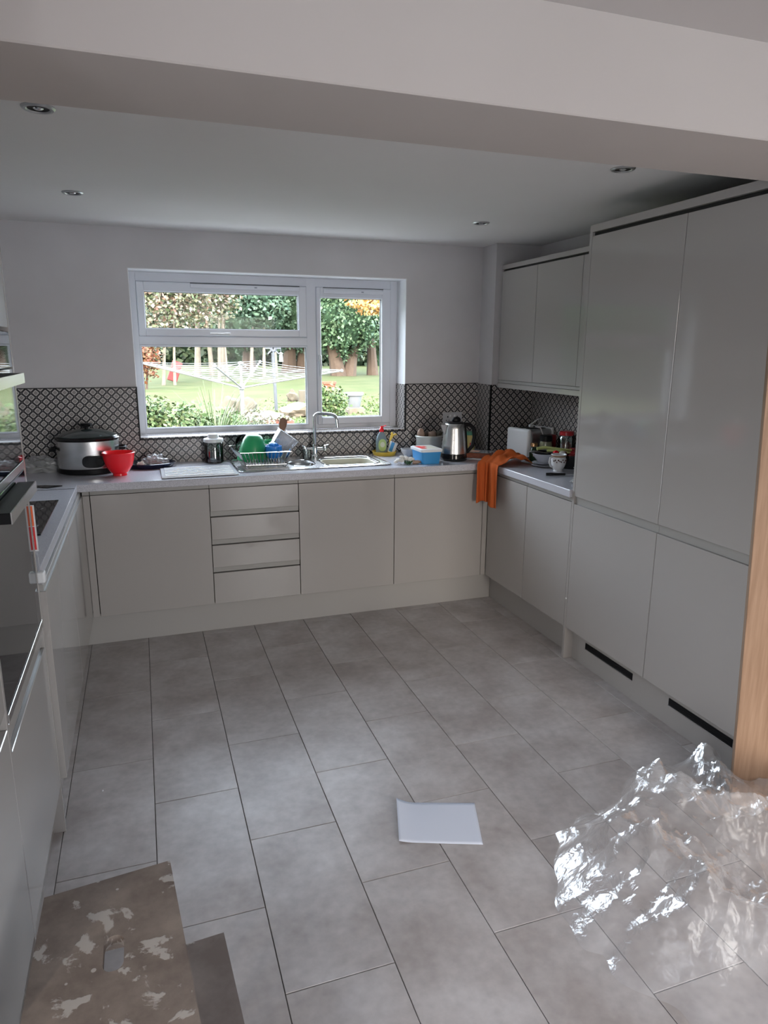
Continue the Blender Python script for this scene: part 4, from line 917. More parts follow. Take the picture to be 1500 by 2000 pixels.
# socket
sc_ = thing('double_socket', 'brushed steel double wall socket on the tiles above the kettle', 'socket', (2.325, -0.0083, 1.13))
part('plate', MB().box(2.253, 2.398, -0.0135, -0.0083, 1.088, 1.172, 0.002, 2), mat('pale_steel_plate', (0.50, 0.51, 0.53), 0.35, metal=0.5), sc_)
mb = MB()
for x in (2.290, 2.361):
    mb.box(x-0.004, x+0.004, -0.0142, -0.0136, 1.135, 1.146).box(x-0.014, x-0.006, -0.0142, -0.0136, 1.115, 1.120).box(x+0.006, x+0.014, -0.0142, -0.0136, 1.115, 1.120)
part('pin_holes', mb, MT['black'], sc_)
part('rocker_switch', B(2.302, 2.314, -0.017, -0.0136, 1.140, 1.156, 0.001), MT['white'], sc_)
part('rocker_switch', B(2.334, 2.346, -0.017, -0.0136, 1.140, 1.156, 0.001), MT['white'], sc_)

# kettle
kc = (2.150, -0.430, W); k = thing('kettle', 'brushed steel electric kettle with black handle, lid and base', 'kettle', kc)
part('base', MB().lathe([(0, 0), (0.083, 0.0), (0.086, 0.005), (0.085, 0.020), (0.082, 0.040), (0.081, 0.045), (0, 0.045)], kc, 40), MT['blackgloss'], k)
part('body', MB().lathe([(0.080, 0.045), (0.079, 0.06), (0.073, 0.13), (0.066, 0.20), (0.062, 0.226), (0.058, 0.232), (0, 0.234)], kc, 44), MT['steel'], k)
part('lid', MB().lathe([(0.058, 0.233), (0.056, 0.240), (0.035, 0.243), (0, 0.243)], kc, 32), MT['black'], k)
part('lid_knob', MB().ico((kc[0]+0.012, kc[1], kc[2]+0.252), 0.030, 0.018, 0.022, 3), MT['black'], k)
part('spout', loft([[(kc[0]-0.062, kc[1]-0.025, W+0.228), (kc[0]-0.062, kc[1]+0.025, W+0.228), (kc[0]-0.070, kc[1]+0.012, W+0.165), (kc[0]-0.070, kc[1]-0.012, W+0.165)], [(kc[0]-0.098, kc[1]-0.012, W+0.226), (kc[0]-0.098, kc[1]+0.012, W+0.226), (kc[0]-0.082, kc[1]+0.006, W+0.19), (kc[0]-0.082, kc[1]-0.006, W+0.19)]]), MT['steel'], k)
hp = [(kc[0]+0.055, kc[1]-0.01, W+0.224), (kc[0]+0.10, kc[1]-0.012, W+0.222), (kc[0]+0.128, kc[1]-0.014, W+0.20), (kc[0]+0.134, kc[1]-0.014, W+0.14), (kc[0]+0.122, kc[1]-0.013, W+0.085), (kc[0]+0.09, kc[1]-0.011, W+0.050), (kc[0]+0.076, kc[1]-0.01, W+0.045)]
part('handle', MB().tube(hp, [0.014, 0.014, 0.013, 0.012, 0.012, 0.012, 0.012], 12), MT['black'], k)
part('handle_spine', MB().tube([(kc[0]+0.062, kc[1]-0.008, W+0.215), (kc[0]+0.072, kc[1]-0.009, W+0.14), (kc[0]+0.079, kc[1]-0.009, W+0.052)], 0.013, 10), MT['black'], k)
# jar with green lid behind kettle
gj = (2.420, -0.095, W); t = thing('jar', 'jar with green lid and yellow label behind the kettle handle', 'jar', gj)
part('body', MB().lathe([(0, 0), (0.036, 0), (0.038, 0.006), (0.038, 0.10), (0.030, 0.115), (0, 0.115)], gj, 28), mat('yellow_label_jar', (0.62, 0.52, 0.20), 0.3), t)
part('lid', MB().lathe([(0.036, 0.112), (0.037, 0.115), (0.037, 0.132), (0.034, 0.135), (0, 0.135)], gj, 28), mat('mint_green_lid', (0.10, 0.30, 0.20), 0.35), t)
part('label_print', B(gj[0]-0.014, gj[0]+0.012, gj[1]-0.0392, gj[1]-0.0382, W+0.03, W+0.06), MT['redprint'], t)
# meat packet
t = thing('food_packet', 'clear topped packet of brown red food between kettle and orange towel', 'packet', (2.355, -0.385, W))
R_ = Matrix.Rotation(math.radians(-38), 3, 'Z')
part('tray', MB().box(2.275, 2.435, -0.445, -0.330, W, W+0.036, 0.008, 2, R_), MT['meat'], t)
part('film_lid', MB().box(2.270, 2.440, -0.450, -0.325, W+0.0365, W+0.040, 0.001, 1, R_), MT['clearplastic'], t)
part('label', MB().box(2.300, 2.355, -0.43, -0.365, W+0.0402, W+0.0408, 0, 1, R_, (2.355, -0.3875, 0.93)), mat('brown_white_label', (0.45, 0.24, 0.17), 0.4), t)
o = part('white_slip', MB().prism([(2.245, -0.445), (2.30, -0.50), (2.36, -0.47), (2.30, -0.41)], W, W+0.0009), MT['white'], origin=(2.3, -0.45, W)); tag(o, 'white paper slip lying in front of the brown food packet', 'paper')

# toaster
tR = Matrix.Rotation(math.radians(13), 3, 'Z'); tcn = Vector((2.708, -0.425, W))
t = thing('toaster', 'white and steel toaster in the right corner under the cupboards', 'toaster', tcn)
def tbx(mb, x0, x1, y0, y1, z0, z1, bev=0.0, seg=2): return mb.box(tcn.x+x0, tcn.x+x1, tcn.y+y0, tcn.y+y1, z0, z1, bev, seg, tR, tuple(tcn))
part('body', tbx(MB(), -0.10, 0.105, -0.100, 0.100, W+0.014, W+0.185, 0.022, 4), MT['satin'], t, smooth=True)
part('end_cap', tbx(MB(), -0.122, -0.085, -0.104, 0.104, W+0.008, W+0.190, 0.018, 4), MT['white'], t, smooth=True)
part('end_cap', tbx(MB(), 0.085, 0.112, -0.104, 0.104, W+0.008, W+0.190, 0.012, 3), MT['white'], t, smooth=True)
part('slot', tbx(MB(), -0.07, 0.075, -0.055, -0.022, W+0.1845, W+0.188).box(0, 0.0001, 0, 0.0001, 0, 0.0001) if False else tbx(MB(), -0.07, 0.075, -0.055, -0.022, W+0.1845, W+0.188), MT['black'], t)
part('slot', tbx(MB(), -0.07, 0.075, 0.020, 0.053, W+0.1845, W+0.188), MT['black'], t)
part('foot', tbx(MB(), -0.09, -0.06, -0.08, 0.08, W, W+0.015), MT['black'], t)
part('foot', tbx(MB(), 0.06, 0.09, -0.08, 0.08, W, W+0.015), MT['black'], t)
def P_(x, y, z): v = tR @ Vector((x, y, 0)); return (tcn.x+v.x, tcn.y+v.y, z)
o = part('toaster_cable', MB().tube([P_(0.02, 0.03, 1.106), P_(-0.01, 0.0, 1.118), P_(0.02, -0.03, 1.150), P_(0.08, -0.02, 1.160), P_(0.02, -0.055, 1.125), P_(-0.035, -0.075, 1.112), P_(-0.02, -0.104, 1.106), P_(0.0, -0.112, 1.06), P_(-0.01, -0.112, 0.99), P_(-0.03, -0.115, 0.93)], 0.0038, 8).box(*[a for p in ((2.69, 2.715), (-0.44, -0.415), (1.100, 1.118)) for a in p], 0.004, 2), MT['cable'], origin=(2.70, -0.43, 1.10)); tag(o, 'looped white cable with plug resting on the toaster', 'cable')
# bottles and jars in the right corner
def lath(name, prof, loc, mt, label, cat, n=28, rot=None):
    o = part(name, MB().lathe(prof, (0, 0, 0), n), mt, origin=(0, 0, 0)); o.location = loc
    if rot: o.rotation_euler = rot
    tag(o, label, cat); return o
sb = (2.605, -0.640, W); t = thing('sauce_bottle', 'small dark green bottle with a copper cap beside the toaster', 'bottle', sb)
part('body', MB().lathe([(0, 0), (0.026, 0), (0.028, 0.005), (0.028, 0.055), (0.018, 0.080), (0.015, 0.095), (0, 0.095)], sb, 24), mat('dark_green_glass', (0.012, 0.03, 0.015), 0.08, coat=0.4), t)
part('cap', MB().lathe([(0.020, 0.094), (0.022, 0.096), (0.022, 0.114), (0.019, 0.117), (0, 0.117)], sb, 24), MT['brass'], t)
cj = (2.680, -0.655, W); t = thing('coffee_jar', 'glass coffee jar with black lid in the right corner', 'jar', cj)
part('body', MB().lathe([(0, 0), (0.036, 0), (0.039, 0.006), (0.039, 0.11), (0.034, 0.128), (0, 0.128)], cj, 28), mat('khaki_glass', (0.24, 0.24, 0.16), 0.1, coat=0.3), t)
part('label', MB().lathe([(0.0395, 0.04), (0.0398, 0.04), (0.0398, 0.085), (0.0395, 0.085)], cj, 28), mat('grey_jar_label', (0.45, 0.47, 0.48), 0.5), t)
part('lid', MB().lathe([(0.037, 0.127), (0.039, 0.129), (0.039, 0.160), (0.034, 0.165), (0, 0.165)], cj, 28), MT['black'], t)
part('label_print', MB().tube([(cj[0]-0.024+0.010*math.cos(a*PI/6), cj[1]-0.0345, W+0.062+0.014*math.sin(a*PI/6)) for a in range(12)], 0.0016, 5, closed=True), MT['dark'], t)
lath('red_tin', [(0, 0), (0.030, 0), (0.030, 0.155), (0.026, 0.160), (0, 0.160)], (2.755, -0.60, W), MT['darkred'], 'dark red tin behind the coffee jar', 'tin')
rj = (2.775, -0.735, W); t = thing('sweet_jar', 'large clear jar of red brown contents with a red lid', 'jar', rj)
part('glass_body', MB().lathe([(0, 0.001), (0.046, 0.001), (0.050, 0.008), (0.050, 0.155), (0.040, 0.172), (0.038, 0.172), (0.048, 0.154), (0.048, 0.010), (0, 0.006)], rj, 30), MT['clearglass'], t)
part('contents', MB().lathe([(0, 0.008), (0.046, 0.010), (0.046, 0.120), (0.02, 0.127), (0, 0.124)], rj, 30), mat('red_brown_powder', (0.20, 0.03, 0.02), 0.6), t)
part('lid', MB().lathe([(0.042, 0.170), (0.044, 0.172), (0.044, 0.192), (0.040, 0.196), (0, 0.196)], rj, 30), mat('red_lid', (0.36, 0.015, 0.02), 0.3), t)
lath('spice_jar', [(0, 0), (0.024, 0), (0.024, 0.075), (0.020, 0.083), (0.022, 0.084), (0.022, 0.105), (0, 0.106)], (2.760, -0.845, W), MT['darkred'], 'small dark jar in front of the red lidded jar', 'jar')
# plates + bowl stack
bs = (2.560, -0.835)
for i, (r_, z, lab) in enumerate(((0.075, 0.0, 'lower grey side plate under the stacked bowls'), (0.070, 0.014, 'upper grey side plate under the stacked bowls'))):
    lath('plate', [(0, 0), (0.6*r_, 0), (0.95*r_, 0.011), (r_, 0.0125), (0.95*r_, 0.014), (0.58*r_, 0.003), (0, 0.003)], (bs[0], bs[1], W+z), MT['greyware'], lab, 'plate', 36)
lath('bowl', [(0, 0), (0.034, 0), (0.040, 0.008), (0.062, 0.035), (0.072, 0.052), (0.070, 0.054), (0.058, 0.037), (0.036, 0.012), (0, 0.008)], (bs[0], bs[1], W+0.0275), MT['greyware'], 'grey glazed bowl on the two side plates', 'bowl', 36)
lath('bowl', [(0, 0), (0.030, 0), (0.056, 0.020), (0.069, 0.036), (0.067, 0.038), (0.054, 0.023), (0.03, 0.006), (0, 0.005)], (bs[0]+0.004, bs[1], W+0.0525), MT['blackgloss'], 'dark bowl nested in the grey glazed bowl', 'bowl', 36)
o = part('fork', MB().tube([(2.475, -0.800, W+0.088), (2.50, -0.81, W+0.0935), (2.56, -0.835, W+0.083), (2.60, -0.85, W+0.072)], [0.004, 0.0035, 0.003, 0.004], 8), MT['steel'], origin=(2.50, -0.81, W+0.07)); tag(o, 'steel fork resting across the nested bowls', 'fork')
cs = thing('celery', 'pale green celery stalks lying across the bowls', 'vegetable', (2.62, -0.80, 1.01))
part('stalk', MB().tube([(2.535, -0.790, 1.012), (2.58, -0.80, 1.020), (2.65, -0.83, 1.013), (2.725, -0.875, 1.008)], [0.010, 0.010, 0.008, 0.005], 10), MT['celery'], cs)
part('stalk', MB().tube([(2.58, -0.83, 1.004), (2.64, -0.86, 1.006), (2.70, -0.905, 0.996)], [0.008, 0.009, 0.006], 10), MT['celery'], cs)
pn = (2.690, -0.92, W)
lath('saucepan', [(0, 0), (0.062, 0), (0.066, 0.005), (0.070, 0.078), (0.072, 0.080), (0.067, 0.080), (0.063, 0.006), (0, 0.004)], pn, MT['blackgloss'], 'black pan behind the floral mug', 'pan', 32)
for i, (x, y, z, mt_, lab) in enumerate(((2.610, -0.885, 0.998, 'darkred', 'left red tomato piece behind the floral mug'), (2.655, -0.900, 0.995, 'darkred', 'right red tomato piece behind the floral mug'), (2.630, -0.915, 0.997, 'towelwhite', 'white onion piece between the red tomato pieces'))):
    o = part('tomato_piece' if i < 2 else 'onion_piece', MB().ico((0, 0, 0), 0.019, 0.016, 0.014, 3, 0.3, 4, i), MT['red'] if i == 0 else MT[mt_], origin=(0, 0, 0)); o.location = (x, y, z); tag(o, lab, 'vegetable')
mb = MB()
for i in range(7): mb.ico((2.685+0.032*math.cos(i*1.1), -0.92+0.032*math.sin(i*1.1), 0.962+0.004*i), 0.026, 0.026, 0.02, 2, 0.3, 4, i)
o = part('pan_contents', mb, MT['darkred'], origin=(2.69, -0.92, 0.93)); tag(o, 'dark red chopped food heaped in the black pan', 'food', kind='stuff')
# floral mug
mg = (2.550, -1.005, W); t = thing('floral_mug', 'white floral patterned mug with gold rim on a foot', 'mug', mg)
part('body', MB().lathe([(0, 0.004), (0.022, 0.002), (0.025, 0), (0.028, 0), (0.026, 0.010), (0.034, 0.022), (0.043, 0.045), (0.044, 0.068), (0.040, 0.086), (0.045, 0.098), (0.044, 0.100), (0.038, 0.088), (0.041, 0.068), (0.040, 0.046), (0.03, 0.02), (0, 0.015)], mg, 36), MT['ceramic'], t)
part('rim_band', MB().lathe([(0.0403, 0.085), (0.0408, 0.0852), (0.0448, 0.0955), (0.0442, 0.0955)], mg, 36), mat('gold_brown_band', (0.30, 0.20, 0.13), 0.3), t)
part('handle', MB().tube([(mg[0]-0.037, mg[1], W+0.086), (mg[0]-0.058, mg[1]-0.004, W+0.082), (mg[0]-0.064, mg[1]-0.004, W+0.056), (mg[0]-0.052, mg[1]-0.003, W+0.032), (mg[0]-0.038, mg[1], W+0.026)], 0.0055, 10), MT['ceramic'], t)
mb = MB(); rd = random.Random(8)
for i in range(16):
    a = -2.75+i*0.20; z = W+0.064+0.007*math.sin(i*2.4); r_ = 0.0442
    mb.ico((mg[0]+r_*math.cos(a), mg[1]+r_*math.sin(a), z), 0.0042 if i % 3 else 0.006, 0.0042, 0.0058 if i % 2 else 0.004, 1)
part('floral_band', mb, mat('brown_floral_print', (0.10, 0.055, 0.045), 0.4), t)
# plates right of mug
for i, (z, lab) in enumerate(((0.0, 'lower white plate right of the floral mug'), (0.013, 'upper white plate right of the floral mug'))):
    lath('plate', [(0, 0), (0.055, 0), (0.085, 0.010), (0.092, 0.0115), (0.085, 0.013), (0.054, 0.003), (0, 0.003)], (2.700, -1.10, W+z), MT['ceramic'], lab, 'plate', 40)
kn = thing('knife', 'black handled knife lying near the front of the right worktop', 'knife', (2.45, -1.20, W))
part('handle', MB().tube([(2.400, -1.118, W+0.009), (2.425, -1.128, W+0.010), (2.505, -1.150, W+0.008)], [0.008, 0.009, 0.006], 10), MT['blackgloss'], kn)
part('blade', MB().prism([(2.500, -1.143), (2.60, -1.160), (2.655, -1.188), (2.60, -1.185), (2.500, -1.158)], W+0.006, W+0.0075), MT['satin'], kn)
crumple('foil_packet', 2.475, -1.345, W, 0.055, 0.035, 0.032, 2.4, MT['bag'], 'crumpled shiny wrapper at the worktop edge by the tall unit', 'wrapper')
crumple('tissue', 2.505, -1.29, W, 0.035, 0.022, 0.035, 7.7, MT['towelwhite'], 'small crumpled white tissue beside the shiny wrapper', 'tissue', 3)

# ---- orange towel: hangs over the inner corner and lies bunched on the worktop
def towel(u, v):
    # u across the width 0..1, v along the length: 0 hem below .. 0.5 edge .. 1 far end on worktop
    edge = [(2.216, -0.634), (2.262, -0.643), (2.287, -0.665), (2.284, -0.715), (2.284, -0.790)]
    k = u*4; i = min(int(k), 3); f = k-i
    ex = edge[i][0]*(1-f)+edge[i+1][0]*f; ey = edge[i][1]*(1-f)+edge[i+1][1]*f
    out = Vector((-0.35-0.4*u, -0.75+0.5*u, 0)).normalized()
    fold = 0.010*math.sin(u*17+1.2)+0.006*math.sin(u*31+v*4)
    if v < 0.5:
        t_ = v/0.5; z = 0.672+0.012*math.sin(u*5)+(0.914-0.672)*t_
        sway = (1-t_)*0.012
        return Vector((ex, ey, z))+out*(0.016+fold*(0.55+0.45*(1-t_))+sway)
    t_ = (v-0.5)/0.5
    tgt = Vector((2.575-0.04*u, -0.46-0.30*u, 0))
    base = Vector((ex, ey, 0))+out*0.014*(1-min(t_*5, 1))
    p = base.lerp(tgt, t_**0.95)
    lump = 0.058*math.sin(PI*min(max(t_*1.02, 0), 1))**0.6*(0.55+0.45*math.sin(PI*u)**0.7)
    rid = 0.013*math.sin(u*17+t_*5+1.2)+0.010*math.sin(t_*13-u*9)+0.008*noise.noise(Vector((u*6, t_*7, 2)))
    z = W+0.008+lump+max(rid, -0.01)*math.sin(PI*min(t_*0.92+0.04, 1))
    if t_ < 0.12: z = max(z*(t_/0.12)+(0.916+0.008)*(1-t_/0.12), W+0.006)
    return Vector((p.x, p.y, max(z, W+0.005)))
mb = MB().grid(towel, 60, 90)
o = solid(part('towel', mb, MT['orange'], origin=(2.28, -0.66, W), ang=80), 0.004, 0)
tag(o, 'bright orange towel hanging over the inner corner of the worktop', 'towel')

# ================================================================== floor things
# sheet of paper
def sheet(u, v):
    a = Vector((1.060, -2.375, 0)); b = Vector((1.327, -2.468, 0)); c_ = Vector((1.257, -2.672, 0)); d_ = Vector((0.997, -2.573, 0))
    p = a.lerp(b, u).lerp(d_.lerp(c_, u), v)
    curl = 0.022*max(0, 1-u*4.2)**2*(0.25+0.6*(1-v)) + 0.006*math.sin(u*5)*math.sin(PI*v)*0.5
    return p+Vector((0, 0, 0.0015+max(0, curl)))
o = solid(part('paper_sheet', MB().grid(sheet, 26, 16), MT['paper'], origin=(1.16, -2.52, 0.001), ang=80), 0.0006, 1)
tag(o, 'white sheet of paper lying on the floor tiles', 'paper')
o = part('crumb', MB().ico((0.055, -1.965, 0.0022), 0.0035, 0.0055, 0.002, 2, 0.3), MT['white'], origin=(0.055, -1.965, 0.0005)); tag(o, 'tiny white crumb on the floor near the oven housing', 'crumb')

# hop-up step
hs = thing('step_stool', 'paint splashed wooden step stool with a slotted top board', 'stool', (0.17, -3.3, 0))
def slotted(x0, x1, y0, y1, z0, z1, sl):
    t = bmesh.new(); es = []
    outer = [(x0, y0), (x1, y0-0.00), (x1, y1), (x0, y1)]; outer = [(0.012, -3.62), (0.330, -3.62), (0.2795, -2.985), (0.020, -3.015)]
    for lp in (outer, sl):
        vs = [t.verts.new((a, b, z1)) for a, b in lp]
        for i in range(len(vs)): es.append(t.edges.new((vs[i], vs[(i+1) % len(vs)])))
    bmesh.ops.triangle_fill(t, use_beauty=True, edges=es)
    g = bmesh.ops.extrude_face_region(t, geom=list(t.faces))
    for v in g['geom']:
        if isinstance(v, bmesh.types.BMVert): v.co.z = z0
    bmesh.ops.recalc_face_normals(t, faces=t.faces)
    return MB().add(t)
part('top_board', slotted(0.02, 0.29, -3.62, -2.985, 0.428, 0.450, rrect(0.146, 0.184, -3.255, -3.168, 0.018, 5)), MT['stepwood'], hs)
part('lower_board', MB().prism([(0.20, -3.62), (0.425, -3.62), (0.389, -2.999), (0.20, -3.012)], 0.208, 0.230), MT['stepwood2'], hs)
for y0 in (-3.085, -3.56):
    part('end_frame', B(0.055, 0.085, y0, y0+0.02, 0, 0.4275).box(0.235, 0.265, y0, y0+0.02, 0, 0.2075).box(0.235, 0.265, y0, y0+0.02, 0.2305, 0.4275).box(0.345, 0.372, y0, y0+0.02, 0, 0.2075).box(0.0855, 0.2345, y0, y0+0.02, 0.34, 0.4275).box(0.2655, 0.3445, y0, y0+0.02, 0.15, 0.2075), MT['stepwood2'], hs)
part('slot_rail', B(0.090, 0.142, -3.54, -3.066, 0.400, 0.4275), MT['stepwood2'], hs)

# oak board leaning beside the tall units
ob = bmesh.new()
bl_ = [Vector((2.258, -2.707, 0)), Vector((2.203, -2.767, 0)), Vector((2.62, -3.105, 0)), Vector((2.675, -3.045, 0))]
tv = Vector((-0.0, 0.052, 1.0))
tl = []
H_ = 1.95; LEAN = Vector((-0.091, 0.0, 0))
lo = [ob.verts.new(p+Vector((0, 0, 0.001))) for p in bl_]; hi = [ob.verts.new(p+LEAN*(H_/1.64)+Vector((0, 0, H_))) for p in bl_]
ob.faces.new(lo[::-1]); ob.faces.new(hi)
for i in range(4): ob.faces.new((lo[i], lo[(i+1) % 4], hi[(i+1) % 4], hi[i]))
bmesh.ops.recalc_face_normals(ob, faces=ob.faces)
bmesh.ops.bevel(ob, geom=list(ob.edges), offset=0.002, segments=1, affect='EDGES')
mb = MB().add(ob)
o = part('oak_board', mb, MT['oak'], origin=(2.44, -2.9, 0)); tag(o, 'light oak board standing upright at the right edge by the larder', 'board')

# crumpled polythene sheet
def ridged(p): return 1-abs(noise.noise(p))*2
def film(u, v):
    x = 1.28+1.75*u; y = -2.45-1.75*v
    # outline wobble
    cxx = (u-0.5)*2; cyy = (v-0.5)*2
    p = Vector((x, y, 0)); 
    q = p*3.0+Vector((1.7, 0, 0))
    x += 0.10*noise.noise(q)+0.03*noise.noise(q*3.1); y += 0.10*noise.noise(q+Vector((9, 3, 1)))+0.03*noise.noise(q*2.7+Vector((4, 4, 0)))
    edge = min(u, 1-u, v, 1-v)*2
    e = min(1, edge*3.2)
    big = 0.06+0.17*max(0, ridged(Vector((x*1.9, y*1.9, 0.3))))**1.6
    mid = 0.05*max(0, ridged(Vector((x*4.3+3, y*4.3, 5))))
    sm = 0.022*ridged(Vector((x*10, y*10, 8)))+0.010*ridged(Vector((x*21, y*21, 2)))
    z = 0.004+e*(big*0.8+mid+sm*0.9)
    return Vector((x, y, max(0.0025, z)))
def film_out(u, v):     # star-ish outline: pull the grid inside a ragged polygon
    a = 2*PI*u; k = 1+0.20*noise.noise(Vector((math.cos(a)*1.6, math.sin(a)*1.6, 4)))+0.10*noise.noise(Vector((math.cos(a)*5, math.sin(a)*5, 9)))
    r_ = v
    x = 2.02+0.70*k*r_*math.cos(a)*1.0; y = -3.13+0.62*k*r_*math.sin(a)
    q = Vector((x, y, 0))*3
    e = min(1, (1-v)*2.6)
    x += 0.05*noise.noise(q*1.7); y += 0.05*noise.noise(q*1.7+Vector((5, 5, 5)))
    big = 0.03+0.17*max(0, ridged(Vector((x*2.1+7, y*2.1, 0.3))))**1.8
    mid = 0.055*max(0, ridged(Vector((x*5+3, y*4.6, 5))))
    sm = 0.020*ridged(Vector((x*11, y*11, 8)))+0.010*ridged(Vector((x*23, y*23, 2)))
    z = 0.003+e*(big*1.0+mid*1.15+sm*1.25)
    tt = (x-2.203)*0.776+(y+2.767)*-0.630; ss = (x-2.203)*-0.630+(y+2.767)*-0.776
    if tt > -0.03 and ss < 0.012: x += -0.630*(0.012-ss); y += -0.776*(0.012-ss)
    if y > -2.77: x = min(x, 2.34 if ss < 0 and tt <= -0.03 else x)
    if y > -2.80: x = min(x, 2.345)
    return Vector((x, y, max(0.0022+0.002*abs(noise.noise(q*9)), z)))
mb = MB().grid(film_out, 260, 110)
bmesh.ops.remove_doubles(mb.bm, verts=mb.bm.verts, dist=0.0004)
o = part('polythene_sheet', mb, MT['film'], origin=(2.03, -3.12, 0), ang=22); tag(o, 'heap of crumpled clear polythene sheet on the floor at the right', 'sheet')

# ================================================================== garden seen through the window
def G(y): return 0.0 if y < 2.2 else (0.48*(y-2.2)/1.2 if y < 3.4 else 0.48+0.008*(y-3.4))
ys_ = [0.3, 1.2, 2.2, 2.5, 2.8, 3.1, 3.4, 4, 5, 6, 7, 8, 9, 10, 12, 14, 17, 20, 24, 30, 40, 60]
t = bmesh.new(); rows = []
for y in ys_: rows.append([t.verts.new((x, y, G(y)+(0.04*noise.noise(Vector((x*0.4, y*0.4, 0))) if y > 3.4 else 0))) for x in [-30+2.0*i for i in range(41)]])
for a, b in zip(rows, rows[1:]):
    for i in range(40): t.faces.new((a[i], a[i+1], b[i+1], b[i]))
mb = MB().add(t); mb.sm = True
lawn = struct('ground_garden', mb, MT['lawn'], True)
def leaves(name, mt, parent, shells, n, size, seed, droop=0.0, flat=0.3, core=True, coremat=None, origin=None):
    rd = random.Random(seed); V = []; F = []
    tot = sum(s[3]*s[4]*s[5] for s in shells)
    for (cx_, cy_, cz_, rx, ry, rz) in shells:
        k = int(n*rx*ry*rz/tot)
        for _ in range(k):
            while 1:
                d = Vector((rd.uniform(-1, 1), rd.uniform(-1, 1), rd.uniform(-1, 1)))
                if 0.05 < d.length < 1: break
            r_ = rd.random()**(0.28 if core else 0.6); d.normalize()
            lump = 1+0.22*noise.noise(d*2.4+Vector((cx_, cy_, cz_)))
            p = Vector((cx_+d.x*rx*r_*lump, cy_+d.y*ry*r_*lump, cz_+d.z*rz*r_*lump))
            s_ = size*rd.uniform(0.6, 1.4)
            a = Vector((rd.gauss(0, 1), rd.gauss(0, 1), rd.gauss(0, 0.5)-droop)).normalized()
            nn = (d+Vector((rd.gauss(0, .5), rd.gauss(0, .5), rd.gauss(0, .5)))).normalized()
            b = a.cross(nn)
            if b.length < 0.05: continue
            b.normalize(); i0 = len(V)
            V += [p-b*s_*0.12, p+a*s_*0.5-b*s_*0.36, p+a*s_, p+a*s_*0.5+b*s_*0.36]; F.append((i0, i0+1, i0+2, i0+3))
    if parent is not None: w0 = wloc(parent); V = [v-w0 for v in V]
    elif origin: V = [v-Vector(origin) for v in V]
    me = bpy.data.meshes.new(name); me.from_pydata(V, [], F); me.materials.append(mt)
    o = bpy.data.objects.new(name, me); COL.objects.link(o)
    if parent is not None: o.parent = parent
    elif origin: o.location = origin
    return o
MT['core'] = mat('shaded_inner_foliage', (0.018, 0.035, 0.02), 0.95, spec=0.1)  # dark colour stands in for shade deep inside the foliage
def tree(name, label, x, y, trunks, shells, mt, n, size, seed, droop=0.4, core=0.78, bark='bark', cat='tree', group=None):
    z = G(y); t_ = thing(name, label, cat, (x, y, z), group)
    for tr in trunks:
        dx, r_, h, lean = tr
        part('trunk', MB().tube([(x+dx, y, z-0.05), (x+dx+lean*0.3, y, z+h*0.35), (x+dx+lean, y, z+h)], [r_*1.15, r_*0.9, r_*0.6], 9), MT[bark], t_)
    sh = [(x+a, y+b, z+c_, rx, ry, rz) for a, b, c_, rx, ry, rz in shells]
    leaves('foliage', mt, t_, sh, n, size, seed, droop, core=core > 0)
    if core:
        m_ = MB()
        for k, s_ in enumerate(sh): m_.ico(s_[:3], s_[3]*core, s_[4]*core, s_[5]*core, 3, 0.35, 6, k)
        part('shaded_core', m_, MT['core'], t_)  # added dark blobs fill the crown so nothing shows through
    return t_
GT = 'trees at the end of the garden'
tree('conifer_tree', 'full green conifer behind the right hand window sash with dark twin trunks', 7.55, 21.0, [(-0.25, 0.28, 1.6, -0.4), (0.15, 0.24, 1.6, 0.3)], [(0, 0, 3.6, 1.55, 1.5, 2.9), (0.3, 0, 5.6, 1.2, 1.2, 2.4), (-0.55, 0, 2.5, 0.95, 1, 1.7), (0.6, -0.3, 2.3, 0.8, 0.8, 1.3)], MT['conifer'], 36000, 0.13, 1, 0.5)
tree('conifer_tree', 'conifer with a bare brown trunk nearest the right edge of the window', 8.85, 21.7, [(0, 0.21, 1.9, -0.1)], [(0.3, 0.5, 4.4, 1.35, 1.3, 2.9), (0.5, 0.6, 2.6, 0.9, 0.9, 1.0)], MT['conifer'], 18000, 0.13, 2, 0.5)
tree('conifer_tree', 'conifer behind the window mullion with dark shaded base', 5.95, 23.6, [(0, 0.3, 1.5, 0.1), (0.5, 0.25, 1.5, 0.2)], [(0.1, 0, 3.4, 1.35, 1.2, 2.7), (0.6, 0, 5.2, 1.1, 1.1, 2.6), (-0.6, 0, 3.9, 0.8, 0.9, 1.9)], MT['conifer2'], 30000, 0.13, 3, 0.5)
tree('conifer_tree', 'dark green conifer in the middle of the upper left pane', 4.75, 26.2, [(0, 0.3, 1.8, 0)], [(0, 0, 4.4, 1.45, 1.2, 2.5), (0.2, 0, 6.4, 1.0, 1, 2.2), (0, 0, 2.0, 1.5, 1, 1.3)], MT['conifer'], 22000, 0.14, 4, 0.5)
tree('autumn_tree', 'tree with golden orange autumn leaves at the top right of the window', 7.15, 13.9, [(0.35, 0.13, 3.2, -0.35)], [(-0.75, 0.2, 2.30, 0.80, 0.6, 0.36), (0.0, 0.2, 2.15, 0.55, 0.6, 0.62), (-0.1, 0, 3.0, 1.3, 1.1, 0.5)], MT['autumn'], 5500, 0.12, 5, 0.6, 0.0)
tree('birch_tree', 'pale barked slender tree left of centre in the lower pane', 2.25, 21.6, [(0, 0.12, 2.1, 0.1), (0.5, 0.09, 2.0, -0.1), (0.85, 0.10, 2.2, 0.15)], [(0.3, 0, 3.5, 1.5, 1.2, 1.7)], MT['sparse'], 6400, 0.15, 6, 0.1, 0.0, 'palebark')
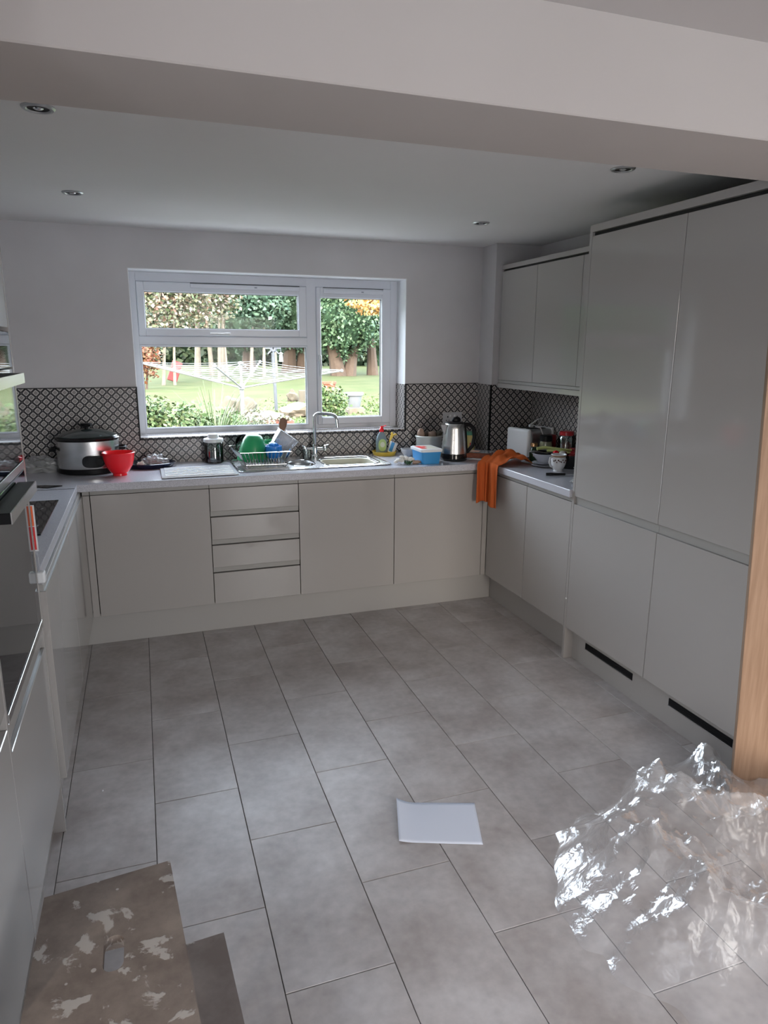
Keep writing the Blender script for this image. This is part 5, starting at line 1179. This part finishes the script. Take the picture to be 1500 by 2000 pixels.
tree('birch_tree', 'pair of pale slender trunks behind the rotary airer', 4.0, 20.6, [(0, 0.07, 1.7, 0.1), (0.45, 0.06, 1.7, 0.05), (0.9, 0.05, 1.6, -0.05)], [(0.4, 0, 2.6, 1.0, 0.8, 1.0)], MT['conifer2'], 4200, 0.15, 7, 0.1, 0.0, 'palebark')
tree('bushy_tree', 'thin pale leaved bush with reddish tints in the upper left pane', 0.9, 16.2, [(0, 0.05, 2.2, 0.2), (0.3, 0.04, 2.2, 0.1)], [(0, 0, 2.6, 0.95, 0.8, 1.6), (0.9, 0.3, 2.8, 0.9, 0.8, 1.5), (-0.5, 0, 1.2, 0.7, 0.6, 0.7)], MT['sparse'], 8000, 0.11, 8, 0.2, 0.0, 'palebark')
tree('bushy_tree', 'pale yellow green bush beside the dark conifer in the upper pane', 2.6, 17.8, [(0, 0.05, 2.4, 0.1), (0.25, 0.04, 2.4, -0.1)], [(0, 0, 3.1, 1.0, 0.8, 1.3), (-0.7, 0, 3.3, 0.8, 0.7, 1.2)], MT['sparse'], 6500, 0.11, 9, 0.2, 0.0, 'palebark')
tree('red_shrub', 'reddish leaved shrub at the left edge of the lower pane', 0.42, 14.2, [(0, 0.03, 0.8, 0.1)], [(0, 0, 0.75, 0.42, 0.4, 0.55)], MT['redleaf'], 900, 0.09, 10, 0.1, 0.0, cat='shrub')
o = leaves('hedge', MT['hedge'], None, [(-6+2.4*i, 35-0.35*i, 2.2+0.5*math.sin(i*1.7), 1.9, 1.4, 2.2+0.4*math.sin(i*2.3)) for i in range(11)], 26000, 0.34, 11, 0.3, core=True, origin=(6, 33, 0.6)); tag(o, 'tall dark hedge closing off the far end of the garden', 'hedge', kind='stuff')
mb = MB()
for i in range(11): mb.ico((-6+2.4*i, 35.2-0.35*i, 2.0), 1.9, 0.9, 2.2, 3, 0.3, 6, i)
o = part('shaded_core', mb, MT['core'], o); o['kind'] = 'stuff'
sh = [(-7.5+0.3*math.sin(i*1.9), 3.0+2.6*i, 1.9+0.4*math.sin(i*2.1), 1.3, 1.9, 1.9+0.3*math.sin(i*1.3)) for i in range(12)]  # unseen hedge, added to keep bright sky out of the door reflections
o = leaves('hedge', MT['hedge'], None, sh, 9000, 0.30, 12, 0.3, core=True, origin=(-7.5, 17, 0.5)); tag(o, 'unseen side hedge added at the left to block sky in door reflections', 'hedge', kind='stuff')
mb = MB()
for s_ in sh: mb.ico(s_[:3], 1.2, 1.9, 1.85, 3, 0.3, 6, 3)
o = part('shaded_core', mb, MT['core'], o); o['kind'] = 'stuff'
o = leaves('grass', MT['grassblade'], None, [(3.5, 8.0, G(8)-0.02, 5.5, 5.0, 0.03)], 9000, 0.05, 31, -0.8, core=False, origin=(3.5, 8, 0.5)); tag(o, 'short bright grass blades and fallen leaves on the lawn', 'grass', kind='stuff')
o = part('bounce_slab', MB().box(-4, 8, 0.305, 2.15, -0.05, 0.012, 0.004), mat('pale_bounce_concrete', (0.62, 0.61, 0.59), 0.9), origin=(1, 1.2, 0)); tag(o, 'unseen pale slab added below the window to bounce daylight onto the ceiling', 'bounce_slab'); o['kind'] = 'structure'  # unseen reflector slab, added to throw neutral daylight up to the ceiling
# front border plants
def bush(label, x, y, rx, rz, n, seed, mt='shrub', size=0.05):
    z = G(y); t_ = thing('border_plant', label, 'plant', (x, y, z))
    part('stems', MB().tube([(x-0.1, y, z), (x-0.12, y, z+rz)], 0.008, 6).tube([(x+0.1, y, z), (x+0.14, y, z+rz)], 0.008, 6), MT['bark'], t_)
    leaves('foliage', MT[mt], t_, [(x, y, z+rz*0.9, rx, 0.30, rz), (x-rx*0.4, y+0.1, z+rz*1.2, rx*0.6, 0.25, rz*0.7)], n, size, seed, -0.3, core=False)
bush('low bushy green plant at the lower left of the window', 0.36, 3.45, 0.34, 0.33, 3200, 21)
bush('leafy green plant with yellowing tips left of the strap leaves', 0.76, 3.10, 0.26, 0.36, 2200, 22)
bush('feathery green plant right of the strap leaves', 1.25, 3.9, 0.22, 0.22, 1300, 23, 'grassblade')
bush('twiggy pale plant in front of the rockery stones', 1.62, 4.2, 0.24, 0.20, 1300, 24, 'sparse', 0.035)
bush('bushy green and cream plant left of the white planter', 3.13, 6.35, 0.28, 0.28, 1700, 25, 'shrub', 0.05)
def straps(label, x, y, n, L, seed):
    rd = random.Random(seed); V = []; F = []; z = G(y)
    for _ in range(n):
        a = rd.uniform(0, 6.28); tilt = rd.uniform(0.1, 0.8); l_ = L*rd.uniform(0.7, 1.15); w_ = 0.010
        px_, py_ = x+0.03*math.cos(a), y+0.03*math.sin(a); i0 = len(V)
        for k in range(6):
            s_ = k/5; h = l_*math.sin(min(1.35, 1.3-tilt*0.5)*1.0)*(s_-0.35*tilt*s_*s_); r_ = l_*tilt*s_*s_*0.8+l_*0.15*s_
            ww = w_*(1-s_*0.85)
            for sg_ in (-1, 1): V.append(Vector((px_+r_*math.cos(a)-sg_*ww*math.sin(a), py_+r_*math.sin(a)+sg_*ww*math.cos(a), z+h))-Vector((x, y, z)))
        for k in range(5): F.append((i0+2*k, i0+2*k+1, i0+2*k+3, i0+2*k+2))
    me = bpy.data.meshes.new('strap_plant'); me.from_pydata(V, [], F); me.materials.append(MT['blade'])
    o = bpy.data.objects.new('strap_plant', me); COL.objects.link(o); o.location = (x, y, z); tag(o, label, 'plant')
straps('clump of long arching strap leaves in the middle of the lower pane', 1.02, 3.25, 70, 0.85, 3)
straps('smaller clump of upright strap leaves left of the airer pole', 1.22, 3.6, 40, 0.66, 5)
# stones, posts and pots
def stone(label, x, y, rx, rz, mt, seed, ry=None):
    o = part('rock', MB().ico((0, 0, rz*0.8), rx, ry or rx*0.8, rz, 3, 0.5, 5, seed), MT[mt], origin=(0, 0, 0), ang=25); o.location = (x, y, G(y)-0.02); tag(o, label, 'stone')
stone('pale cream rock on top of the rockery left of the airer pole', 1.66, 7.1, 0.17, 0.18, 'stonecream', 1)
stone('pale cream rock low in the rockery behind the strap leaves', 1.45, 6.3, 0.16, 0.14, 'stonecream', 2)
stone('weathered cream block right beside the airer pole', 1.88, 6.9, 0.15, 0.20, 'stonecream', 3)
stone('wide brown rock behind the terracotta pots', 2.72, 6.9, 0.30, 0.13, 'stonebrown', 4)
stone('round pale boulder on the lawn left of the wooden stump', 3.26, 10.0, 0.11, 0.13, 'stonecream', 5)
stone('low brown rock in the border below the round boulder', 2.15, 6.2, 0.22, 0.10, 'stonebrown', 6)
o = part('stump', MB().lathe([(0, 0), (0.085, 0), (0.075, 0.10), (0.08, 0.24), (0.07, 0.26), (0, 0.262)], (0, 0, 0), 14), MT['stonecream'], origin=(0, 0, 0)); o.location = (3.36, 9.5, G(9.5)-0.01); tag(o, 'short pale wooden stump beside the round boulder', 'stump')
def pot(label, x, y, r_, h, z0=None, plant=None):
    z = G(y) if z0 is None else z0; t_ = thing('plant_pot', label, 'pot', (x, y, z))
    part('pot', MB().lathe([(0, 0), (0.62*r_, 0), (0.95*r_, h*0.82), (1.05*r_, h*0.83), (1.05*r_, h), (0.93*r_, h), (0.88*r_, h*0.85), (0, h*0.85)], (x, y, z), 28), MT['terracotta'], t_)
    part('soil', MB().lathe([(0, h*0.86), (0.87*r_, h*0.86)], (x, y, z), 20), MT['soil'], t_)
    if plant: leaves('foliage', MT[plant], t_, [(x, y, z+h+0.02, r_*0.9, r_*0.9, 0.05)], 120, 0.05, 7, -0.4, core=False)
pot('round bellied terracotta pot on the lawn right of the mullion', 4.50, 11.7, 0.16, 0.30)
pot('pink tinted terracotta pot just outside the glass behind the spatula', 1.97, 4.35, 0.135, 0.22, None, 'sparse')
pot('low terracotta bowl pot right of the pink tinted pot', 2.24, 4.45, 0.10, 0.13, None, 'shrub')
st_ = part('pedestal', MB().box(3.62, 3.88, 7.0, 7.26, G(7.1)-0.02, G(7.1)+0.11, 0.01), MT['stonebrown'], origin=(3.75, 7.13, 0.5)); tag(st_, 'square stone pedestal under the white planter', 'pedestal')
zp = G(7.1)+0.11; t_ = thing('white_planter', 'white glazed ribbed planter on a stone pedestal', 'planter', (3.75, 7.13, zp))
part('pot', MB().lathe([(0, 0), (0.095, 0), (0.10, 0.01), (0.13, 0.19), (0.155, 0.20), (0.16, 0.225), (0.155, 0.25), (0.14, 0.25), (0.125, 0.20), (0, 0.2)], (3.75, 7.13, zp), 32, rib=(0.01, 16)), MT['glazed'], t_)
part('soil', MB().lathe([(0, 0.215), (0.13, 0.215)], (3.75, 7.13, zp), 20), MT['soil'], t_)
o = part('garden_chute', MB().box(1.15, 1.45, 17.9, 18.0, G(18), G(18)+0.62, 0.02, 1, Matrix.Rotation(0.35, 3, 'Y')), MT['redpaint'], origin=(1.3, 17.95, G(18))); tag(o, 'red painted slanted board far down the garden', 'board')
# bird feeding station
px_, py_ = 2.55, 7.98; z = G(py_); t_ = thing('bird_feeder_pole', 'grey metal pole with a dark ornament and bird feeder behind the airer', 'feeder', (px_, py_, z))
part('pole', MB().tube([(px_, py_, z), (px_-0.03, py_, 1.52)], 0.03, 10), MT['postout'], t_)
mb = MB()
for i in range(8):
    a = i*PI/4; mb.box(px_-0.03-0.012, px_-0.03+0.012, py_-0.04, py_-0.03, 1.60, 1.74, 0.003, 1, Matrix.Rotation(a, 3, 'Y'), (px_-0.03, py_-0.035, 1.60))
mb.tube([(px_-0.03+0.05*math.cos(a*PI/8), py_-0.035, 1.60+0.05*math.sin(a*PI/8)) for a in range(16)], 0.012, 6, closed=True)
part('ornament', mb, MT['postout'], t_)
part('hook_arm', MB().tube([(px_-0.03, py_, 1.50), (px_+0.06, py_, 1.60), (px_+0.11, py_, 1.58), (px_+0.11, py_, 1.53)], 0.007, 6), MT['postout'], t_)
part('feeder', MB().lathe([(0, 0), (0.04, 0), (0.035, 0.02), (0.03, 0.13), (0.045, 0.14), (0.0, 0.17)], (px_+0.11, py_, 1.37), 14), MT['airerline'], t_)
# rotary airer
ax_, ay_ = 1.535, 4.85; z = G(ay_); ra = thing('rotary_airer', 'rotary clothes airer with white lines open on the lawn', 'airer', (ax_, ay_, z))
part('pole', MB().tube([(ax_, ay_, z), (ax_, ay_, 1.16)], 0.026, 12).tube([(ax_, ay_, 1.12), (ax_, ay_, 1.43)], 0.016, 12), MT['airer'], ra)
part('hub', MB().lathe([(0.028, 0), (0.042, 0.01), (0.042, 0.05), (0.028, 0.06)], (ax_, ay_, 1.07), 18).lathe([(0.018, 0), (0.035, 0.008), (0.035, 0.035), (0.0, 0.045)], (ax_, ay_, 1.39), 18), MT['airerline'], ra)
tips = []
for k, a in enumerate((2.79, 2.79+PI/2, 2.79+PI, 2.79+1.5*PI)):
    tx, ty = ax_+1.31*math.cos(a), ay_+1.31*math.sin(a); tz = 1.405 - (0.085 if k == 2 else 0); tips.append((tx, ty, tz))
    part('arm', MB().tube([(ax_+0.03*math.cos(a), ay_+0.03*math.sin(a), 1.10), (tx, ty, tz)], 0.011, 8), MT['airer'], ra)
    mx_, my_, mz_ = ax_+0.55*(tx-ax_), ay_+0.55*(ty-ay_), 1.10+0.55*(tz-1.10)
    part('strut', MB().tube([(ax_, ay_, 1.405), (mx_, my_, mz_)], 0.006, 6), MT['airer'], ra)
    part('end_cap', MB().ico((tx, ty, tz), 0.022, 0.022, 0.022, 2), MT['airerline'], ra)
for j in range(9):
    f = 0.30+0.70*j/8; c4 = [(ax_+f*(p[0]-ax_), ay_+f*(p[1]-ay_), 1.10+f*(p[2]-1.10)+0.010) for p in tips]; mb = MB()
    for e in range(4):
        a, b = c4[e], c4[(e+1) % 4]; pts = []
        for q in range(6):
            m2 = lerp(a, b, q/5); pts.append((m2[0], m2[1], m2[2]-0.025*math.sin(PI*q/5)*f))
        mb.tube(pts, 0.0030, 5, cap=False)
    part('washing_line', mb, MT['airerline'], ra)
